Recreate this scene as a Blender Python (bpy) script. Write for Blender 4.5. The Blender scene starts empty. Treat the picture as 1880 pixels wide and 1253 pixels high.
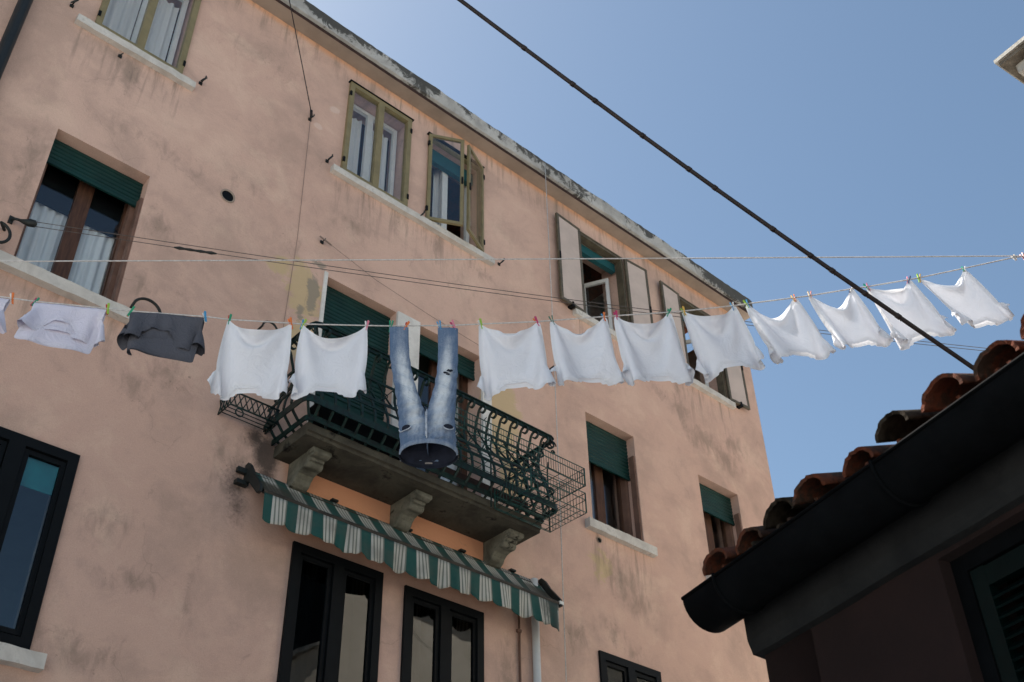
import bpy, math, random
import numpy as np
from mathutils import Vector, Matrix

random.seed(7)
rng = np.random.default_rng(11)
SC = bpy.context.scene
COL = SC.collection
R = math.radians

# ------------------------------------------------------------------ camera
YAW, PITCH, ROLL = R(42.90366), R(38.08401), R(-1.34896)
fw = Vector((math.sin(YAW)*math.cos(PITCH), math.cos(YAW)*math.cos(PITCH), math.sin(PITCH)))
rt = Vector((math.cos(YAW), -math.sin(YAW), 0)); up = rt.cross(fw)
r2 = rt*math.cos(ROLL) + up*math.sin(ROLL); u2 = up*math.cos(ROLL) - rt*math.sin(ROLL)
cam = bpy.data.cameras.new('camera'); camo = bpy.data.objects.new('camera', cam); COL.objects.link(camo)
m = Matrix((r2, u2, -fw)).transposed().to_4x4(); m.translation = Vector((0, 0, 1.6))
camo.matrix_world = m
cam.lens = 38.89; cam.sensor_width = 36; cam.clip_end = 2000; cam.clip_start = 0.05
cam.dof.use_dof = True; cam.dof.focus_distance = 8.5; cam.dof.aperture_fstop = 5.6
SC.camera = camo

# ------------------------------------------------------------------ sky, sun, exposure
SUN_AZ, SUN_EL = R(-14), R(57)            # azimuth measured from +Y towards +X
w = bpy.data.worlds.new('World'); SC.world = w; w.use_nodes = True
nt = w.node_tree
sky = nt.nodes.new('ShaderNodeTexSky'); sky.sky_type = 'NISHITA'; sky.sun_disc = False
sky.sun_elevation = SUN_EL; sky.sun_rotation = SUN_AZ
sky.air_density = 1.0; sky.dust_density = 0.8; sky.ozone_density = 1.0
bg = nt.nodes['Background']; tint = nt.nodes.new('ShaderNodeMix'); tint.data_type = 'RGBA'; tint.blend_type = 'MULTIPLY'; tint.inputs[0].default_value = 1; tint.inputs[7].default_value = (.96, 1, .93, 1)
nt.links.new(sky.outputs[0], tint.inputs[6]); nt.links.new(tint.outputs[2], bg.inputs[0]); bg.inputs[1].default_value = 0.060
sl = bpy.data.lights.new('sun', 'SUN'); sl.energy = 5.0; sl.angle = R(0.5); sl.color = (1, .94, .86)
so = bpy.data.objects.new('sun', sl); COL.objects.link(so)
sd = Vector((math.sin(SUN_AZ)*math.cos(SUN_EL), math.cos(SUN_AZ)*math.cos(SUN_EL), math.sin(SUN_EL)))
so.rotation_euler = (-sd).to_track_quat('-Z', 'Y').to_euler(); so.location = sd*60
SC.view_settings.view_transform = 'Standard'; SC.view_settings.look = 'None'
SC.view_settings.gamma = 1; SC.view_settings.exposure = 1.46
SC.cycles.max_bounces = 10; SC.cycles.diffuse_bounces = 5; SC.cycles.transparent_max_bounces = 16

# ------------------------------------------------------------------ mesh helpers
class MB:
    def __init__(s): s.v = []; s.f = []; s.m = []; s.sm = []
    def add(s, vs, fs, mi=0, smooth=False):
        b = len(s.v); s.v += [tuple(p) for p in vs]
        for f in fs: s.f.append([b+i for i in f]); s.m.append(mi); s.sm.append(smooth)
    def box(s, x0, x1, y0, y1, z0, z1, mi=0, M=None):
        vs = [Vector((x, y, z)) for z in (z0, z1) for y in (y0, y1) for x in (x0, x1)]
        if M: vs = [M @ p for p in vs]
        s.add(vs, [(0,2,3,1), (4,5,7,6), (0,1,5,4), (2,6,7,3), (0,4,6,2), (1,3,7,5)], mi)
    def quad(s, a, b, c, d, mi=0): s.add([a, b, c, d], [(0,1,2,3)], mi)
    def tube(s, pts, r, n=6, mi=0, cap=True, closed=False):
        pts = [Vector(p) for p in pts]; N = len(pts)
        rs = r if isinstance(r, (list, tuple)) else [r]*N
        def tan(i):
            if closed: return (pts[(i+1) % N] - pts[i-1]).normalized()
            return (pts[min(i+1, N-1)] - pts[max(i-1, 0)]).normalized()
        t = tan(0); ref = Vector((0, 0, 1)) if abs(t.z) < .9 else Vector((1, 0, 0))
        a = t.cross(ref).normalized(); vs = []
        for i in range(N):
            t = tan(i); a = (a - t*a.dot(t)).normalized(); b = t.cross(a)
            for k in range(n):
                th = 2*math.pi*k/n
                vs.append(pts[i] + (a*math.cos(th) + b*math.sin(th))*rs[i])
        fs = []
        for i in range(N if closed else N-1):
            j = (i+1) % N
            for k in range(n):
                fs.append((i*n+k, i*n+(k+1) % n, j*n+(k+1) % n, j*n+k))
        if cap and not closed:
            fs.append(tuple(range(n-1, -1, -1))); fs.append(tuple((N-1)*n+k for k in range(n)))
        s.add(vs, fs, mi, True)
    def strip(s, pts, w, t, wdir, mi=0):
        """flat bar of width w (along wdir) and thickness t swept along pts"""
        pts = [Vector(p) for p in pts]; N = len(pts); vs = []; wd = Vector(wdir).normalized()
        for i in range(N):
            tg = (pts[min(i+1, N-1)] - pts[max(i-1, 0)]).normalized()
            wv = (wd - tg*wd.dot(tg)).normalized(); nv = tg.cross(wv)
            for a, b in ((-1,-1), (1,-1), (1,1), (-1,1)): vs.append(pts[i] + wv*a*w/2 + nv*b*t/2)
        fs = []
        for i in range(N-1):
            for k in range(4): fs.append((i*4+k, i*4+(k+1) % 4, i*4+4+(k+1) % 4, i*4+4+k))
        fs += [(3,2,1,0), tuple((N-1)*4+k for k in range(4))]
        s.add(vs, fs, mi)
    def prism(s, poly, d0, d1, f, mi=0):
        """poly of 2-D points, extruded from d0 to d1; f(a,b,d) -> 3-D"""
        n = len(poly)
        vs = [f(a, b, d0) for a, b in poly] + [f(a, b, d1) for a, b in poly]
        fs = [tuple(range(n)), tuple(range(2*n-1, n-1, -1))]
        fs += [(i, n+i, n+(i+1) % n, (i+1) % n) for i in range(n)]
        s.add(vs, fs, mi)
    def grid(s, P, mi=0, smooth=True, mask=None):
        H, W = len(P), len(P[0])
        fs = [(i*W+j, i*W+j+1, (i+1)*W+j+1, (i+1)*W+j) for i in range(H-1) for j in range(W-1) if mask is None or mask(i, j)]
        s.add([p for row in P for p in row], fs, mi, smooth)

def thing(name, loc, label, cat, group=None):
    o = bpy.data.objects.new(name, None); COL.objects.link(o); o.location = loc; o.empty_display_size = .1
    o['label'] = label; o['category'] = cat
    if group: o['group'] = group
    return o
def base(o):
    while o.parent: o = o.parent
    return o.location.copy()
def obj(name, mb, mats, parent=None, loc=None, label=None, bevel=0, subsurf=0, fixn=True):
    off = base(parent) if parent else Vector(loc or (0, 0, 0))
    me = bpy.data.meshes.new(name)
    me.from_pydata([tuple(Vector(p)-off) for p in mb.v], [], mb.f)
    if not isinstance(mats, (list, tuple)): mats = [mats]
    for mt in mats: me.materials.append(mt)
    me.polygons.foreach_set('material_index', mb.m); me.polygons.foreach_set('use_smooth', mb.sm)
    me.update()
    if fixn:
        import bmesh
        bm = bmesh.new(); bm.from_mesh(me); bmesh.ops.recalc_face_normals(bm, faces=bm.faces); bm.to_mesh(me); bm.free()
    o = bpy.data.objects.new(name, me); COL.objects.link(o)
    if parent: o.parent = parent
    else: o.location = off
    if label: o['label'] = label
    if bevel:
        b = o.modifiers.new('bevel', 'BEVEL'); b.width = bevel; b.segments = 2; b.limit_method = 'ANGLE'
    if subsurf:
        b = o.modifiers.new('sub', 'SUBSURF'); b.levels = subsurf; b.render_levels = subsurf
    return o
def tag(o, label, cat, group=None):
    o['label'] = label; o['category'] = cat
    if group: o['group'] = group
    return o

# ------------------------------------------------------------------ materials
class NT:
    def __init__(s, name):
        s.m = bpy.data.materials.new(name); s.m.use_nodes = True; s.t = s.m.node_tree
        s.bsdf = s.t.nodes['Principled BSDF']; s.out = s.t.nodes['Material Output']
        g = s.t.nodes.new('ShaderNodeNewGeometry'); s.pos = g.outputs['Position']
    def n(s, typ, ins=None, **kw):
        nd = s.t.nodes.new('ShaderNode'+typ)
        for k, v in kw.items(): setattr(nd, k, v)
        for k, v in (ins or {}).items(): s.put(nd.inputs[k], v)
        return nd
    def put(s, inp, v):
        if hasattr(v, 'is_output'): s.t.links.new(v, inp)
        else: inp.default_value = v
    def math(s, op, a, b=0.0, c=None, clamp=False):
        nd = s.n('Math', operation=op, use_clamp=clamp); s.put(nd.inputs[0], a); s.put(nd.inputs[1], b)
        if c is not None: s.put(nd.inputs[2], c)
        return nd.outputs[0]
    def noise(s, scale, detail=4, rough=.55, vec=None, stretch=None, dist=0):
        v = vec or s.pos
        if stretch:
            mp = s.n('Mapping', {'Vector': v, 'Scale': stretch}); v = mp.outputs[0]
        return s.n('TexNoise', {'Vector': v, 'Scale': scale, 'Detail': detail, 'Roughness': rough, 'Distortion': dist}).outputs['Fac']
    def ramp(s, fac, a, b):
        return s.n('MapRange', {'Value': fac, 'From Min': a, 'From Max': b}, interpolation_type='SMOOTHSTEP').outputs[0]
    def mix(s, fac, a, b):
        nd = s.n('Mix', data_type='RGBA'); s.put(nd.inputs[0], fac)
        for i, v in ((6, a), (7, b)):
            s.put(nd.inputs[i], v if hasattr(v, 'is_output') else (*v[:3], 1))
        return nd.outputs[2]
    def bump(s, h, strength=.3, dist=.01):
        b = s.n('Bump', {'Height': h, 'Strength': strength, 'Distance': dist}); s.t.links.new(b.outputs[0], s.bsdf.inputs['Normal'])
    def set(s, **kw):
        for k, v in kw.items():
            if k == 'color': s.put(s.bsdf.inputs['Base Color'], v if hasattr(v, 'is_output') else (*v[:3], 1))
            else: s.put(s.bsdf.inputs[k.replace('_', ' ').title()], v)
        return s.m

def simple(name, c, rough=.6, var=.25, scale=6, bump=.15, bscale=60, metallic=0, spec=.3, stretch=None, c2=None):
    t = NT(name); nz = t.noise(scale, 5, .6, stretch=stretch)
    lo = c2 or tuple(x*(1-var) for x in c); hi = c if c2 else tuple(min(1, x*(1+var)) for x in c)
    t.set(color=t.mix(t.ramp(nz, .3, .7), lo, hi), roughness=rough, metallic=metallic)
    t.bsdf.inputs['Specular IOR Level'].default_value = spec
    if bump: t.bump(t.noise(bscale, 3, stretch=stretch), bump, .004)
    return t.m

def stain_sum(t, spots):
    """sum of soft ellipses on the wall plane (x, z, rx, rz, weight)"""
    acc = None
    for x, z, rx, rz, wt in spots:
        mp = t.n('VectorMath', {0: t.pos, 1: (x, 0, z)}, operation='SUBTRACT').outputs[0]
        mp = t.n('VectorMath', {0: mp, 1: (1/rx, 0, 1/rz)}, operation='MULTIPLY').outputs[0]
        l = t.n('VectorMath', {0: mp}, operation='LENGTH').outputs['Value']
        k = t.math('MULTIPLY', t.math('SUBTRACT', 1.0, l, clamp=True), wt)
        acc = k if acc is None else t.math('MAXIMUM', acc, k)
    return acc

def make_wall_mat():
    t = NT('pink_plaster')
    big = t.noise(.45, 3, .5); mid = t.noise(1.7, 6, .62, dist=.4); mot = t.noise(3.2, 7, .7, stretch=(.8, 1, 1.3), dist=.9); fine = t.noise(38, 4, .6)
    c = t.mix(t.ramp(big, .35, .65), (.565, .372, .297), (.61, .412, .330))
    c = t.mix(t.math('MULTIPLY', t.ramp(mid, .5, .68), .5), c, (.42, .29, .235))
    c = t.mix(t.math('MULTIPLY', t.ramp(mid, .5, .3), .5), c, (.70, .50, .39))
    c = t.mix(t.math('MULTIPLY', t.ramp(fine, .52, .75), .22), c, (.42, .285, .225))
    c = t.mix(t.math('MULTIPLY', t.ramp(mot, .5, .75), .16), c, (.33, .235, .19))
    soft = t.noise(.95, 7, .68, dist=.25)
    c = t.mix(t.math('MULTIPLY', t.ramp(soft, .46, .66), .42), c, (.33, .235, .19))
    grain = t.noise(95, 3, .7)
    c = t.mix(t.math('MULTIPLY', t.ramp(grain, .5, .72), .28), c, (.34, .235, .185)); c = t.mix(t.math('MULTIPLY', t.ramp(grain, .48, .3), .25), c, (.74, .56, .45))
    # cleaner, more orange paint kept under the cornice and below the balcony
    sx = t.n('SeparateXYZ', {0: t.pos}); X, Z = sx.outputs[0], sx.outputs[2]
    jit = t.math('MULTIPLY', t.math('SUBTRACT', mot, .5), .12)
    zj = t.math('ADD', Z, jit)
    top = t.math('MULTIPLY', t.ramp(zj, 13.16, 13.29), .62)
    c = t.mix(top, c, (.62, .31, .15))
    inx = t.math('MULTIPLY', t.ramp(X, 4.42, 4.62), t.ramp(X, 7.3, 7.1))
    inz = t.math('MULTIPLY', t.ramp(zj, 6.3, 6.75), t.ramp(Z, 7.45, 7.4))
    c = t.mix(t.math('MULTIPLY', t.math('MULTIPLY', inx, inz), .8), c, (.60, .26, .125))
    # bare yellow plaster round the balcony doors
    ys = stain_sum(t, [(4.45, 9.3, .42, .62, 1), (4.5, 8.6, .35, .5, .9), (7.25, 8.9, .45, .8, 1.25), (7.4, 8.2, .35, .6, 1.0), (4.15, 9.5, .3, .3, .7), (8.75, 7.55, .4, .45, .7)])
    ym = t.ramp(t.math('ADD', ys, t.math('MULTIPLY', t.math('SUBTRACT', mot, .5), 1.6)), .32, .55)
    c = t.mix(t.math('MULTIPLY', ym, .75), c, (.52, .40, .22))
    gs = stain_sum(t, [(4.55, 9.35, .14, .55, 1), (4.6, 9.75, .25, .14, .9), (4.42, 9.0, .12, .25, .7)])
    gm = t.ramp(t.math('ADD', gs, t.math('MULTIPLY', t.math('SUBTRACT', mot, .5), 1.5)), .4, .55)
    c = t.mix(t.math('MULTIPLY', gm, .8), c, (.25, .22, .18))
    # grey mould and soot
    spots = [(11.2, 10.25, .8, .35, 1), (11.6, 10.1, .5, .3, 1), (10.7, 10.6, .35, .4, .9), (11.9, 10.45, .5, .35, .9), (10.7, 11.0, .15, .5, .8),
             (9.1, 7.45, .45, .5, .9), (8.3, 6.5, .3, .3, .9), (9.4, 7.2, .5, .4, .7), (8.9, 6.7, .5, .3, .6),
             (2.1, 11.0, .16, .5, 1.2), (2.0, 11.05, .5, .25, .6), (2.75, 9.2, .25, .45, .75), (2.75, 8.4, .2, .35, .7), (1.5, 9.2, .2, .8, .8),
             (6.2, 11.05, .1, .45, .9), (5.6, 11.1, .12, .4, .7), (6.9, 11.0, .5, .2, .6), (5.0, 10.6, .5, .3, .7), (6.6, 10.6, .6, .25, .5),
             (3.2, 7.6, .5, .3, .75), (2.9, 7.3, .35, .3, .7), (3.8, 7.0, .2, .6, .55), (4.15, 7.35, .3, .5, 1.1), (4.0, 6.9, .3, .5, .8),
             (2.9, 6.0, .5, .3, .6), (3.2, 5.6, .6, .2, .6), (2.9, 4.9, .7, .25, .8), (3.6, 12.4, 1.2, .4, .45), (2.6, 10.2, 1.4, .35, .45),
             (9.0, 10.9, .5, .3, .6), (10.3, 10.7, .4, .3, .6), (7.9, 10.6, .5, .3, .5), (7.3, 5.9, .25, .5, .9), (9.2, 6.55, .6, .2, .6), (3.75, 5.7, .12, .9, .5), (4.2, 9.9, .6, .35, .4), (1.2, 7.8, .8, .2, .6), (3.6, 10.35, .4, .2, .6)]
    ss = stain_sum(t, spots)
    streak = t.noise(5, 5, .65, stretch=(1.6, 1, .8), dist=.7)
    sm = t.ramp(t.math('ADD', ss, t.math('MULTIPLY', t.math('SUBTRACT', streak, .5), 1.9)), .2, 1.05)
    c = t.mix(t.math('MULTIPLY', sm, .50), c, (.15, .125, .10))
    spk = t.noise(24, 5, .7, dist=.8)
    sm2 = t.math('MULTIPLY', t.ramp(spk, .6, .7), t.ramp(ss, .1, .5))
    c = t.mix(t.math('MULTIPLY', sm2, .55), c, (.1, .085, .07))
    # rain streaks under the sills and brackets
    run = None
    for x0, x1, z, ln in ((1.45, 2.75, 11.2, .9), (4.6, 7.08, 11.2, .8), (8.6, 9.95, 11.17, .7), (10.8, 12.0, 11.15, 1.0), (1.2, 2.72, 7.92, .7), (8.55, 9.74, 7.9, .9), (-1, 12.7, 13.2, .5)):
        a = t.math('MULTIPLY', t.ramp(X, x0-.05, x0+.1), t.ramp(X, x1+.05, x1-.1)); b = t.math('MULTIPLY', t.ramp(Z, z-ln, z), t.math('LESS_THAN', Z, z+.1))
        a = t.math('MULTIPLY', a, b); run = a if run is None else t.math('MAXIMUM', run, a)
    strk = t.noise(1, 5, .7, stretch=(9, 1, .9), dist=.3)
    rm = t.math('MULTIPLY', t.ramp(strk, .47, .68), run)
    c = t.mix(t.math('MULTIPLY', rm, .62), c, (.17, .135, .11))
    crk = t.n('TexVoronoi', {'Vector': t.n('VectorMath', {0: t.pos, 1: t.n('VectorMath', {0: t.n('TexNoise', {'Vector': t.pos, 'Scale': 2.2, 'Detail': 5}).outputs['Color'], 1: (.6, 0, .6)}, operation='MULTIPLY').outputs[0]}, operation='ADD').outputs[0], 'Scale': .8}, feature='DISTANCE_TO_EDGE').outputs['Distance']
    ck = t.math('MULTIPLY', t.ramp(crk, .006, .0015), t.ramp(mid, .52, .6))
    c = t.mix(t.math('MULTIPLY', ck, .22), c, (.2, .15, .12))
    # soot mixed with soft shade, painted into the wall left of the slab end
    soot_shade = stain_sum(t, [(4.27, 7.18, .2, .34, 1.6), (4.13, 7.32, .2, .2, 1.1), (4.3, 6.98, .16, .25, 1.1), (4.0, 6.78, .25, .4, .8), (4.05, 6.55, .2, .4, .7)])
    sk = t.ramp(t.math('ADD', soot_shade, t.math('MULTIPLY', t.math('SUBTRACT', spk, .5), .9)), .2, 1.0)
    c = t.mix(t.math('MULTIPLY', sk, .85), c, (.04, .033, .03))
    # pale patches of filler
    ps = stain_sum(t, [(4.35, 11.85, .12, .1, 1), (4.55, 12.3, .15, .12, .8), (8.6, 11.0, .2, .2, .6)])
    pm = t.ramp(t.math('ADD', ps, t.math('MULTIPLY', t.math('SUBTRACT', mot, .5), 1.4)), .4, .6)
    c = t.mix(t.math('MULTIPLY', pm, .5), c, (.66, .52, .45))
    t.set(color=c, roughness=.93); t.bsdf.inputs['Specular IOR Level'].default_value = .12
    h = t.math('ADD', t.math('MULTIPLY', mot, .8), t.math('MULTIPLY', fine, .35))
    t.bump(h, .55, .02)
    return t.m

def make_fascia_mat():
    t = NT('weathered_cornice_stone'); sx = t.n('SeparateXYZ', {0: t.pos}); Z = sx.outputs[2]
    n1 = t.noise(2.2, 6, .7, dist=.5); n2 = t.noise(8, 6, .75, stretch=(1, 1, .8), dist=1.2)
    c = t.mix(t.ramp(n1, .35, .65), (.30, .29, .27), (.46, .45, .425))
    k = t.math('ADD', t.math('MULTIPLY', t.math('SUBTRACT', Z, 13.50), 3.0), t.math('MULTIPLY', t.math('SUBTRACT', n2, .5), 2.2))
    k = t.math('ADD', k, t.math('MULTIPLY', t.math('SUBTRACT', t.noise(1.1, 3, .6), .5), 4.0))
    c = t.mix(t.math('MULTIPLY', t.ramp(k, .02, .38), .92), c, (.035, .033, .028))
    t.set(color=c, roughness=.9); t.bump(n2, .5, .02); return t.m

def make_stone(name, a, b, dark=(.1, .09, .08), amt=.5, scale=5):
    t = NT(name); n1 = t.noise(scale, 6, .65, dist=.4); n2 = t.noise(scale*6, 4, .6)
    c = t.mix(t.ramp(n1, .3, .7), a, b)
    c = t.mix(t.math('MULTIPLY', t.ramp(t.math('ADD', n1, t.math('MULTIPLY', n2, .35)), .74, .9), amt), c, dark)
    t.set(color=c, roughness=.88); t.bsdf.inputs['Specular IOR Level'].default_value = .12; t.bump(n2, .45, .01); return t.m

def make_glass(name, tint=(.9, .95, .95), boost=1.0):
    t = NT(name); t.t.nodes.remove(t.bsdf)
    gm = t.n('NewGeometry'); dt = t.n('VectorMath', {0: gm.outputs['Incoming'], 1: gm.outputs['Normal']}, operation='DOT_PRODUCT').outputs['Value']
    g1 = t.math('SUBTRACT', 1.0, t.math('ABSOLUTE', dt), clamp=True)
    f = t.math('MULTIPLY', t.math('ADD', t.math('MULTIPLY', t.math('POWER', g1, 5.0), .96), .045), boost, clamp=True)
    tr = t.n('BsdfTransparent', {'Color': (*tint, 1)}); gl = t.n('BsdfGlossy', {'Color': (.95, .97, 1, 1), 'Roughness': .015})
    wob = t.n('Bump', {'Height': t.noise(1.6, 2), 'Strength': .06, 'Distance': .05}); t.t.links.new(wob.outputs[0], gl.inputs['Normal'])
    mx = t.n('MixShader', {0: f, 1: tr.outputs[0], 2: gl.outputs[0]}); t.t.links.new(mx.outputs[0], t.out.inputs[0])
    return t.m

def make_cloth(name, c, trans=.25, weave=420, var=.05, crease=1.6):
    t = NT(name)
    nz = t.noise(7, 4); hem = t.n('Attribute', attribute_name='hem').outputs['Fac']; col = t.mix(nz, tuple(x*(1-var) for x in c), c)
    col = t.mix(t.math('MULTIPLY', hem, .35), col, tuple(x*.6 for x in c))
    t.set(color=col, roughness=.95); t.bsdf.inputs['Specular IOR Level'].default_value = .1
    wr = t.math('ABSOLUTE', t.math('SUBTRACT', t.noise(11, 4, .6, dist=1.6), .5))   # crease ridges
    h = t.math('ADD', t.math('MULTIPLY', wr, crease), t.math('ADD', t.math('MULTIPLY', t.noise(55, 5, .65), .22), t.math('MULTIPLY', t.noise(weave, 2), .1)))
    h = t.math('ADD', h, t.math('MULTIPLY', hem, .25))
    t.bump(h, .6, .016)
    tl = t.n('BsdfTranslucent', {'Color': col})
    mx = t.n('MixShader', {0: t.math('MULTIPLY', t.math('SUBTRACT', 1.0, t.math('MULTIPLY', hem, .5)), trans), 1: t.bsdf.outputs[0], 2: tl.outputs[0]}); t.t.links.new(mx.outputs[0], t.out.inputs[0])
    return t.m

def make_awning(name, x0, p, dirty):
    t = NT(name); sx = t.n('SeparateXYZ', {0: t.pos}); X, Y, Z = sx.outputs
    u = t.math('FRACT', t.math('DIVIDE', t.math('SUBTRACT', X, x0), p))
    green = t.math('LESS_THAN', u, .43)
    v = t.math('FRACT', t.math('MULTIPLY', t.math('SUBTRACT', u, .43), 4/.57))
    thin = t.math('MULTIPLY', t.math('GREATER_THAN', v, .62), 1.0)
    edge = t.math('MULTIPLY', t.math('LESS_THAN', v, .18), t.math('LESS_THAN', u, .6))
    nz = t.noise(14, 5, .65); big = t.noise(3.5, 5, .65)
    cream = t.mix(nz, (.34, .33, .29), (.54, .525, .475)); line = t.mix(nz, (.10, .12, .10), (.2, .21, .18)); grn = t.mix(nz, (.0035, .046, .040), (.008, .078, .066))
    c = t.mix(thin, cream, line); c = t.mix(green, c, grn)
    if dirty:
        d = t.ramp(t.math('ADD', t.math('MULTIPLY', t.math('SUBTRACT', 6.84, Z), 4.2), t.math('MULTIPLY', t.math('SUBTRACT', big, .5), 2.2)), .1, 1.0)
        e1 = t.math('MAXIMUM', t.ramp(X, 4.9, 4.3), t.ramp(X, 7.1, 7.6))
        d = t.math('MAXIMUM', t.math('MULTIPLY', d, .72), t.math('MULTIPLY', e1, t.ramp(t.math('ADD', big, t.math('MULTIPLY', t.math('SUBTRACT', 6.82, Z), 1.5)), .38, .6)))
        c = t.mix(t.math('MULTIPLY', d, .93), c, t.mix(nz, (.022, .02, .013), (.06, .05, .03)))
    else:
        d = t.ramp(big, .42, .72); c = t.mix(t.math('MULTIPLY', d, .45), c, (.05, .047, .038))
        e1 = t.math('MULTIPLY', t.ramp(X, 7.35, 7.6), t.ramp(big, .3, .55)); c = t.mix(t.math('MULTIPLY', e1, .85), c, (.03, .04, .035))
    t.set(color=c, roughness=.85); t.bump(nz, .2, .004); return t.m

def make_denim():
    t = NT('faded_denim')
    at = t.n('Attribute', attribute_name='fade').outputs['Fac']
    nz = t.noise(9, 6, .7, dist=.5); fine = t.noise(130, 3, .7); vert = t.noise(40, 4, .6, stretch=(1, 1, .12))
    f = t.math('ADD', at, t.math('MULTIPLY', t.math('SUBTRACT', nz, .5), .55))
    f = t.math('ADD', f, t.math('MULTIPLY', t.math('SUBTRACT', vert, .5), .5))
    f = t.math('ADD', f, t.math('MULTIPLY', t.math('SUBTRACT', fine, .5), .35))
    c = t.mix(t.ramp(f, .05, 1.0), (.085, .14, .235), (.56, .605, .65))
    t.set(color=c, roughness=.95); cr = t.math('ABSOLUTE', t.math('SUBTRACT', t.noise(13, 4, .6, stretch=(1, 1, 1.8), dist=1.5), .5)); t.bump(t.math('ADD', t.math('ADD', t.math('MULTIPLY', nz, .5), t.math('MULTIPLY', cr, 1.4)), t.math('MULTIPLY', fine, .3)), .7, .02); return t.m

M = {}
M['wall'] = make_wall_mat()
M['fascia'] = make_fascia_mat()
M['soffit'] = simple('tan_soffit_plaster', (.29, .235, .19), .9, .12, 3)
M['sill'] = make_stone('pale_sill_stone', (.46, .43, .39), (.62, .59, .54), amt=.45)
M['white_stone'] = make_stone('white_door_stone', (.55, .53, .50), (.72, .70, .66), amt=.3, scale=4)
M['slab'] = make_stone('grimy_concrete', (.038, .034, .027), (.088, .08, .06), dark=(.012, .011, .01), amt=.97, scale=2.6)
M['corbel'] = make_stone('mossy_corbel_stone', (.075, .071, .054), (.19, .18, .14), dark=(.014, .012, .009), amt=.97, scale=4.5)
M['olive'] = simple('olive_painted_frame', (.20, .165, .085), .45, .12, 8, .05)
M['olive_dark'] = simple('dark_olive_frame', (.095, .078, .052), .5, .25, 8, .05)
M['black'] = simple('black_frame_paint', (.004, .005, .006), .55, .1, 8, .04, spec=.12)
M['iron'] = simple('black_iron', (.014, .017, .016), .55, .25, 20, .15)
M['green_iron'] = simple('dark_green_iron', (.004, .026, .022), .45, .4, 22, .15, c2=(.004, .006, .006))
M['green_wire'] = simple('green_coated_wire', (.008, .055, .045), .4, .4, 20, 0)
M['roller'] = simple('green_roller_slats', (.0025, .029, .025), .5, .18, 5, .05)
M['teal'] = simple('teal_shutter_box', (.012, .08, .09), .5, .1, 5, .03)
M['teal_blind'] = simple('teal_blind_cloth', (.02, .30, .30), .8, .1, 5, .03)
M['wood'] = simple('dark_brown_wood', (.075, .035, .020), .5, .35, 7, .2, 30, stretch=(6, 6, .6))
M['reveal_wood'] = simple('brown_jamb', (.16, .09, .065), .6, .2, 6)
M['white_paint'] = simple('white_window_paint', (.68, .68, .66), .45, .06, 6, .05)
M['curtain'] = make_cloth('pale_curtain', (.84, .88, .90), .25, crease=.3)
M['curtain_white'] = make_cloth('white_curtain', (.90, .90, .90), .25, crease=.3)
M['frost'] = simple('pale_pane_backing', (.50, .41, .36), .5, .08, 3, .05, spec=.15)
M['room'] = simple('dim_room_plaster', (.30, .28, .26), .9, .1, 2, 0)
M['glass'] = make_glass('window_glass', (.97, .98, .98), boost=1.15)
M['mid_glass'] = make_glass('grey_window_glass', (.72, .80, .82), 1.3)
M['dark_glass'] = make_glass('dark_window_glass', (.16, .21, .22), 1.25)
M['awn_top'] = make_awning('striped_awning_canvas', 4.10, .268, True)
M['awn_val'] = make_awning('striped_awning_valance', 4.10, .268, False)
M['awn_bar'] = simple('awning_bar_paint', (.035, .028, .02), .6, .4, 6)
M['steel'] = simple('galvanised_steel', (.5, .5, .48), .4, .1, 8, .05, metallic=.6)
M['shirt'] = make_cloth('white_cotton', (.90, .91, .945), .38)
M['shirt_lilac'] = make_cloth('lilac_white_cotton', (.78, .76, .86), .3)
M['tee'] = make_cloth('charcoal_cotton', (.095, .097, .115), .04, var=.15)
M['denim'] = make_denim()
M['navy'] = simple('dark_navy_lining', (.010, .013, .024), .95, .3, 20)
M['stitch'] = simple('pale_denim_edge', (.42, .46, .52), .95, .3, 40)
M['tag'] = simple('grey_label_cloth', (.22, .2, .19), .9, .2, 40)
M['rope'] = simple('grey_white_rope', (.50, .48, .46), .9, .2, 60)
M['wire'] = simple('brown_grey_wire', (.10, .085, .075), .7, .2, 20, 0)
M['thread'] = simple('brown_thread', (.24, .18, .15), .9, .2, 20, 0)
M['cable'] = simple('black_cable_rubber', (.020, .014, .013), .6, .3, 14, .3)
M['rust'] = simple('brown_iron_floor_beam', (.040, .020, .015), .8, .3, 10)
M['tile'] = None
def make_tile_mat():
    t = NT('terracotta_tile'); n1 = t.noise(4, 5, .65, dist=.5); n2 = t.noise(30, 5, .7)
    c = t.mix(t.ramp(n1, .3, .7), (.095, .030, .017), (.17, .054, .028))
    c = t.mix(t.math('MULTIPLY', t.ramp(t.math('ADD', n1, t.math('MULTIPLY', n2, .6)), .66, .9), .9), c, (.035, .028, .022))
    t.set(color=c, roughness=.92); t.bsdf.inputs['Specular IOR Level'].default_value = .08; t.bump(n2, .8, .014); return t.m
M['tile'] = make_tile_mat()
M['moss_tile'] = simple('mossy_dark_tile', (.024, .019, .014), .95, .6, 14, .9, spec=.04)
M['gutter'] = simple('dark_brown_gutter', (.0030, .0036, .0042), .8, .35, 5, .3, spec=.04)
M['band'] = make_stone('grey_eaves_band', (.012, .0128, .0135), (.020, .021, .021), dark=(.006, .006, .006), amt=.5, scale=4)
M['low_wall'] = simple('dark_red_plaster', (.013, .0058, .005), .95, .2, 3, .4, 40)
M['louvre'] = simple('dark_green_louvre_paint', (.0010, .005, .0045), .4, .2, 6, .05, spec=.10)
M['pale_house'] = make_stone('pale_house_plaster', (.60, .54, .44), (.72, .66, .56), dark=(.4, .35, .28), amt=.4, scale=1.2)
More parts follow.
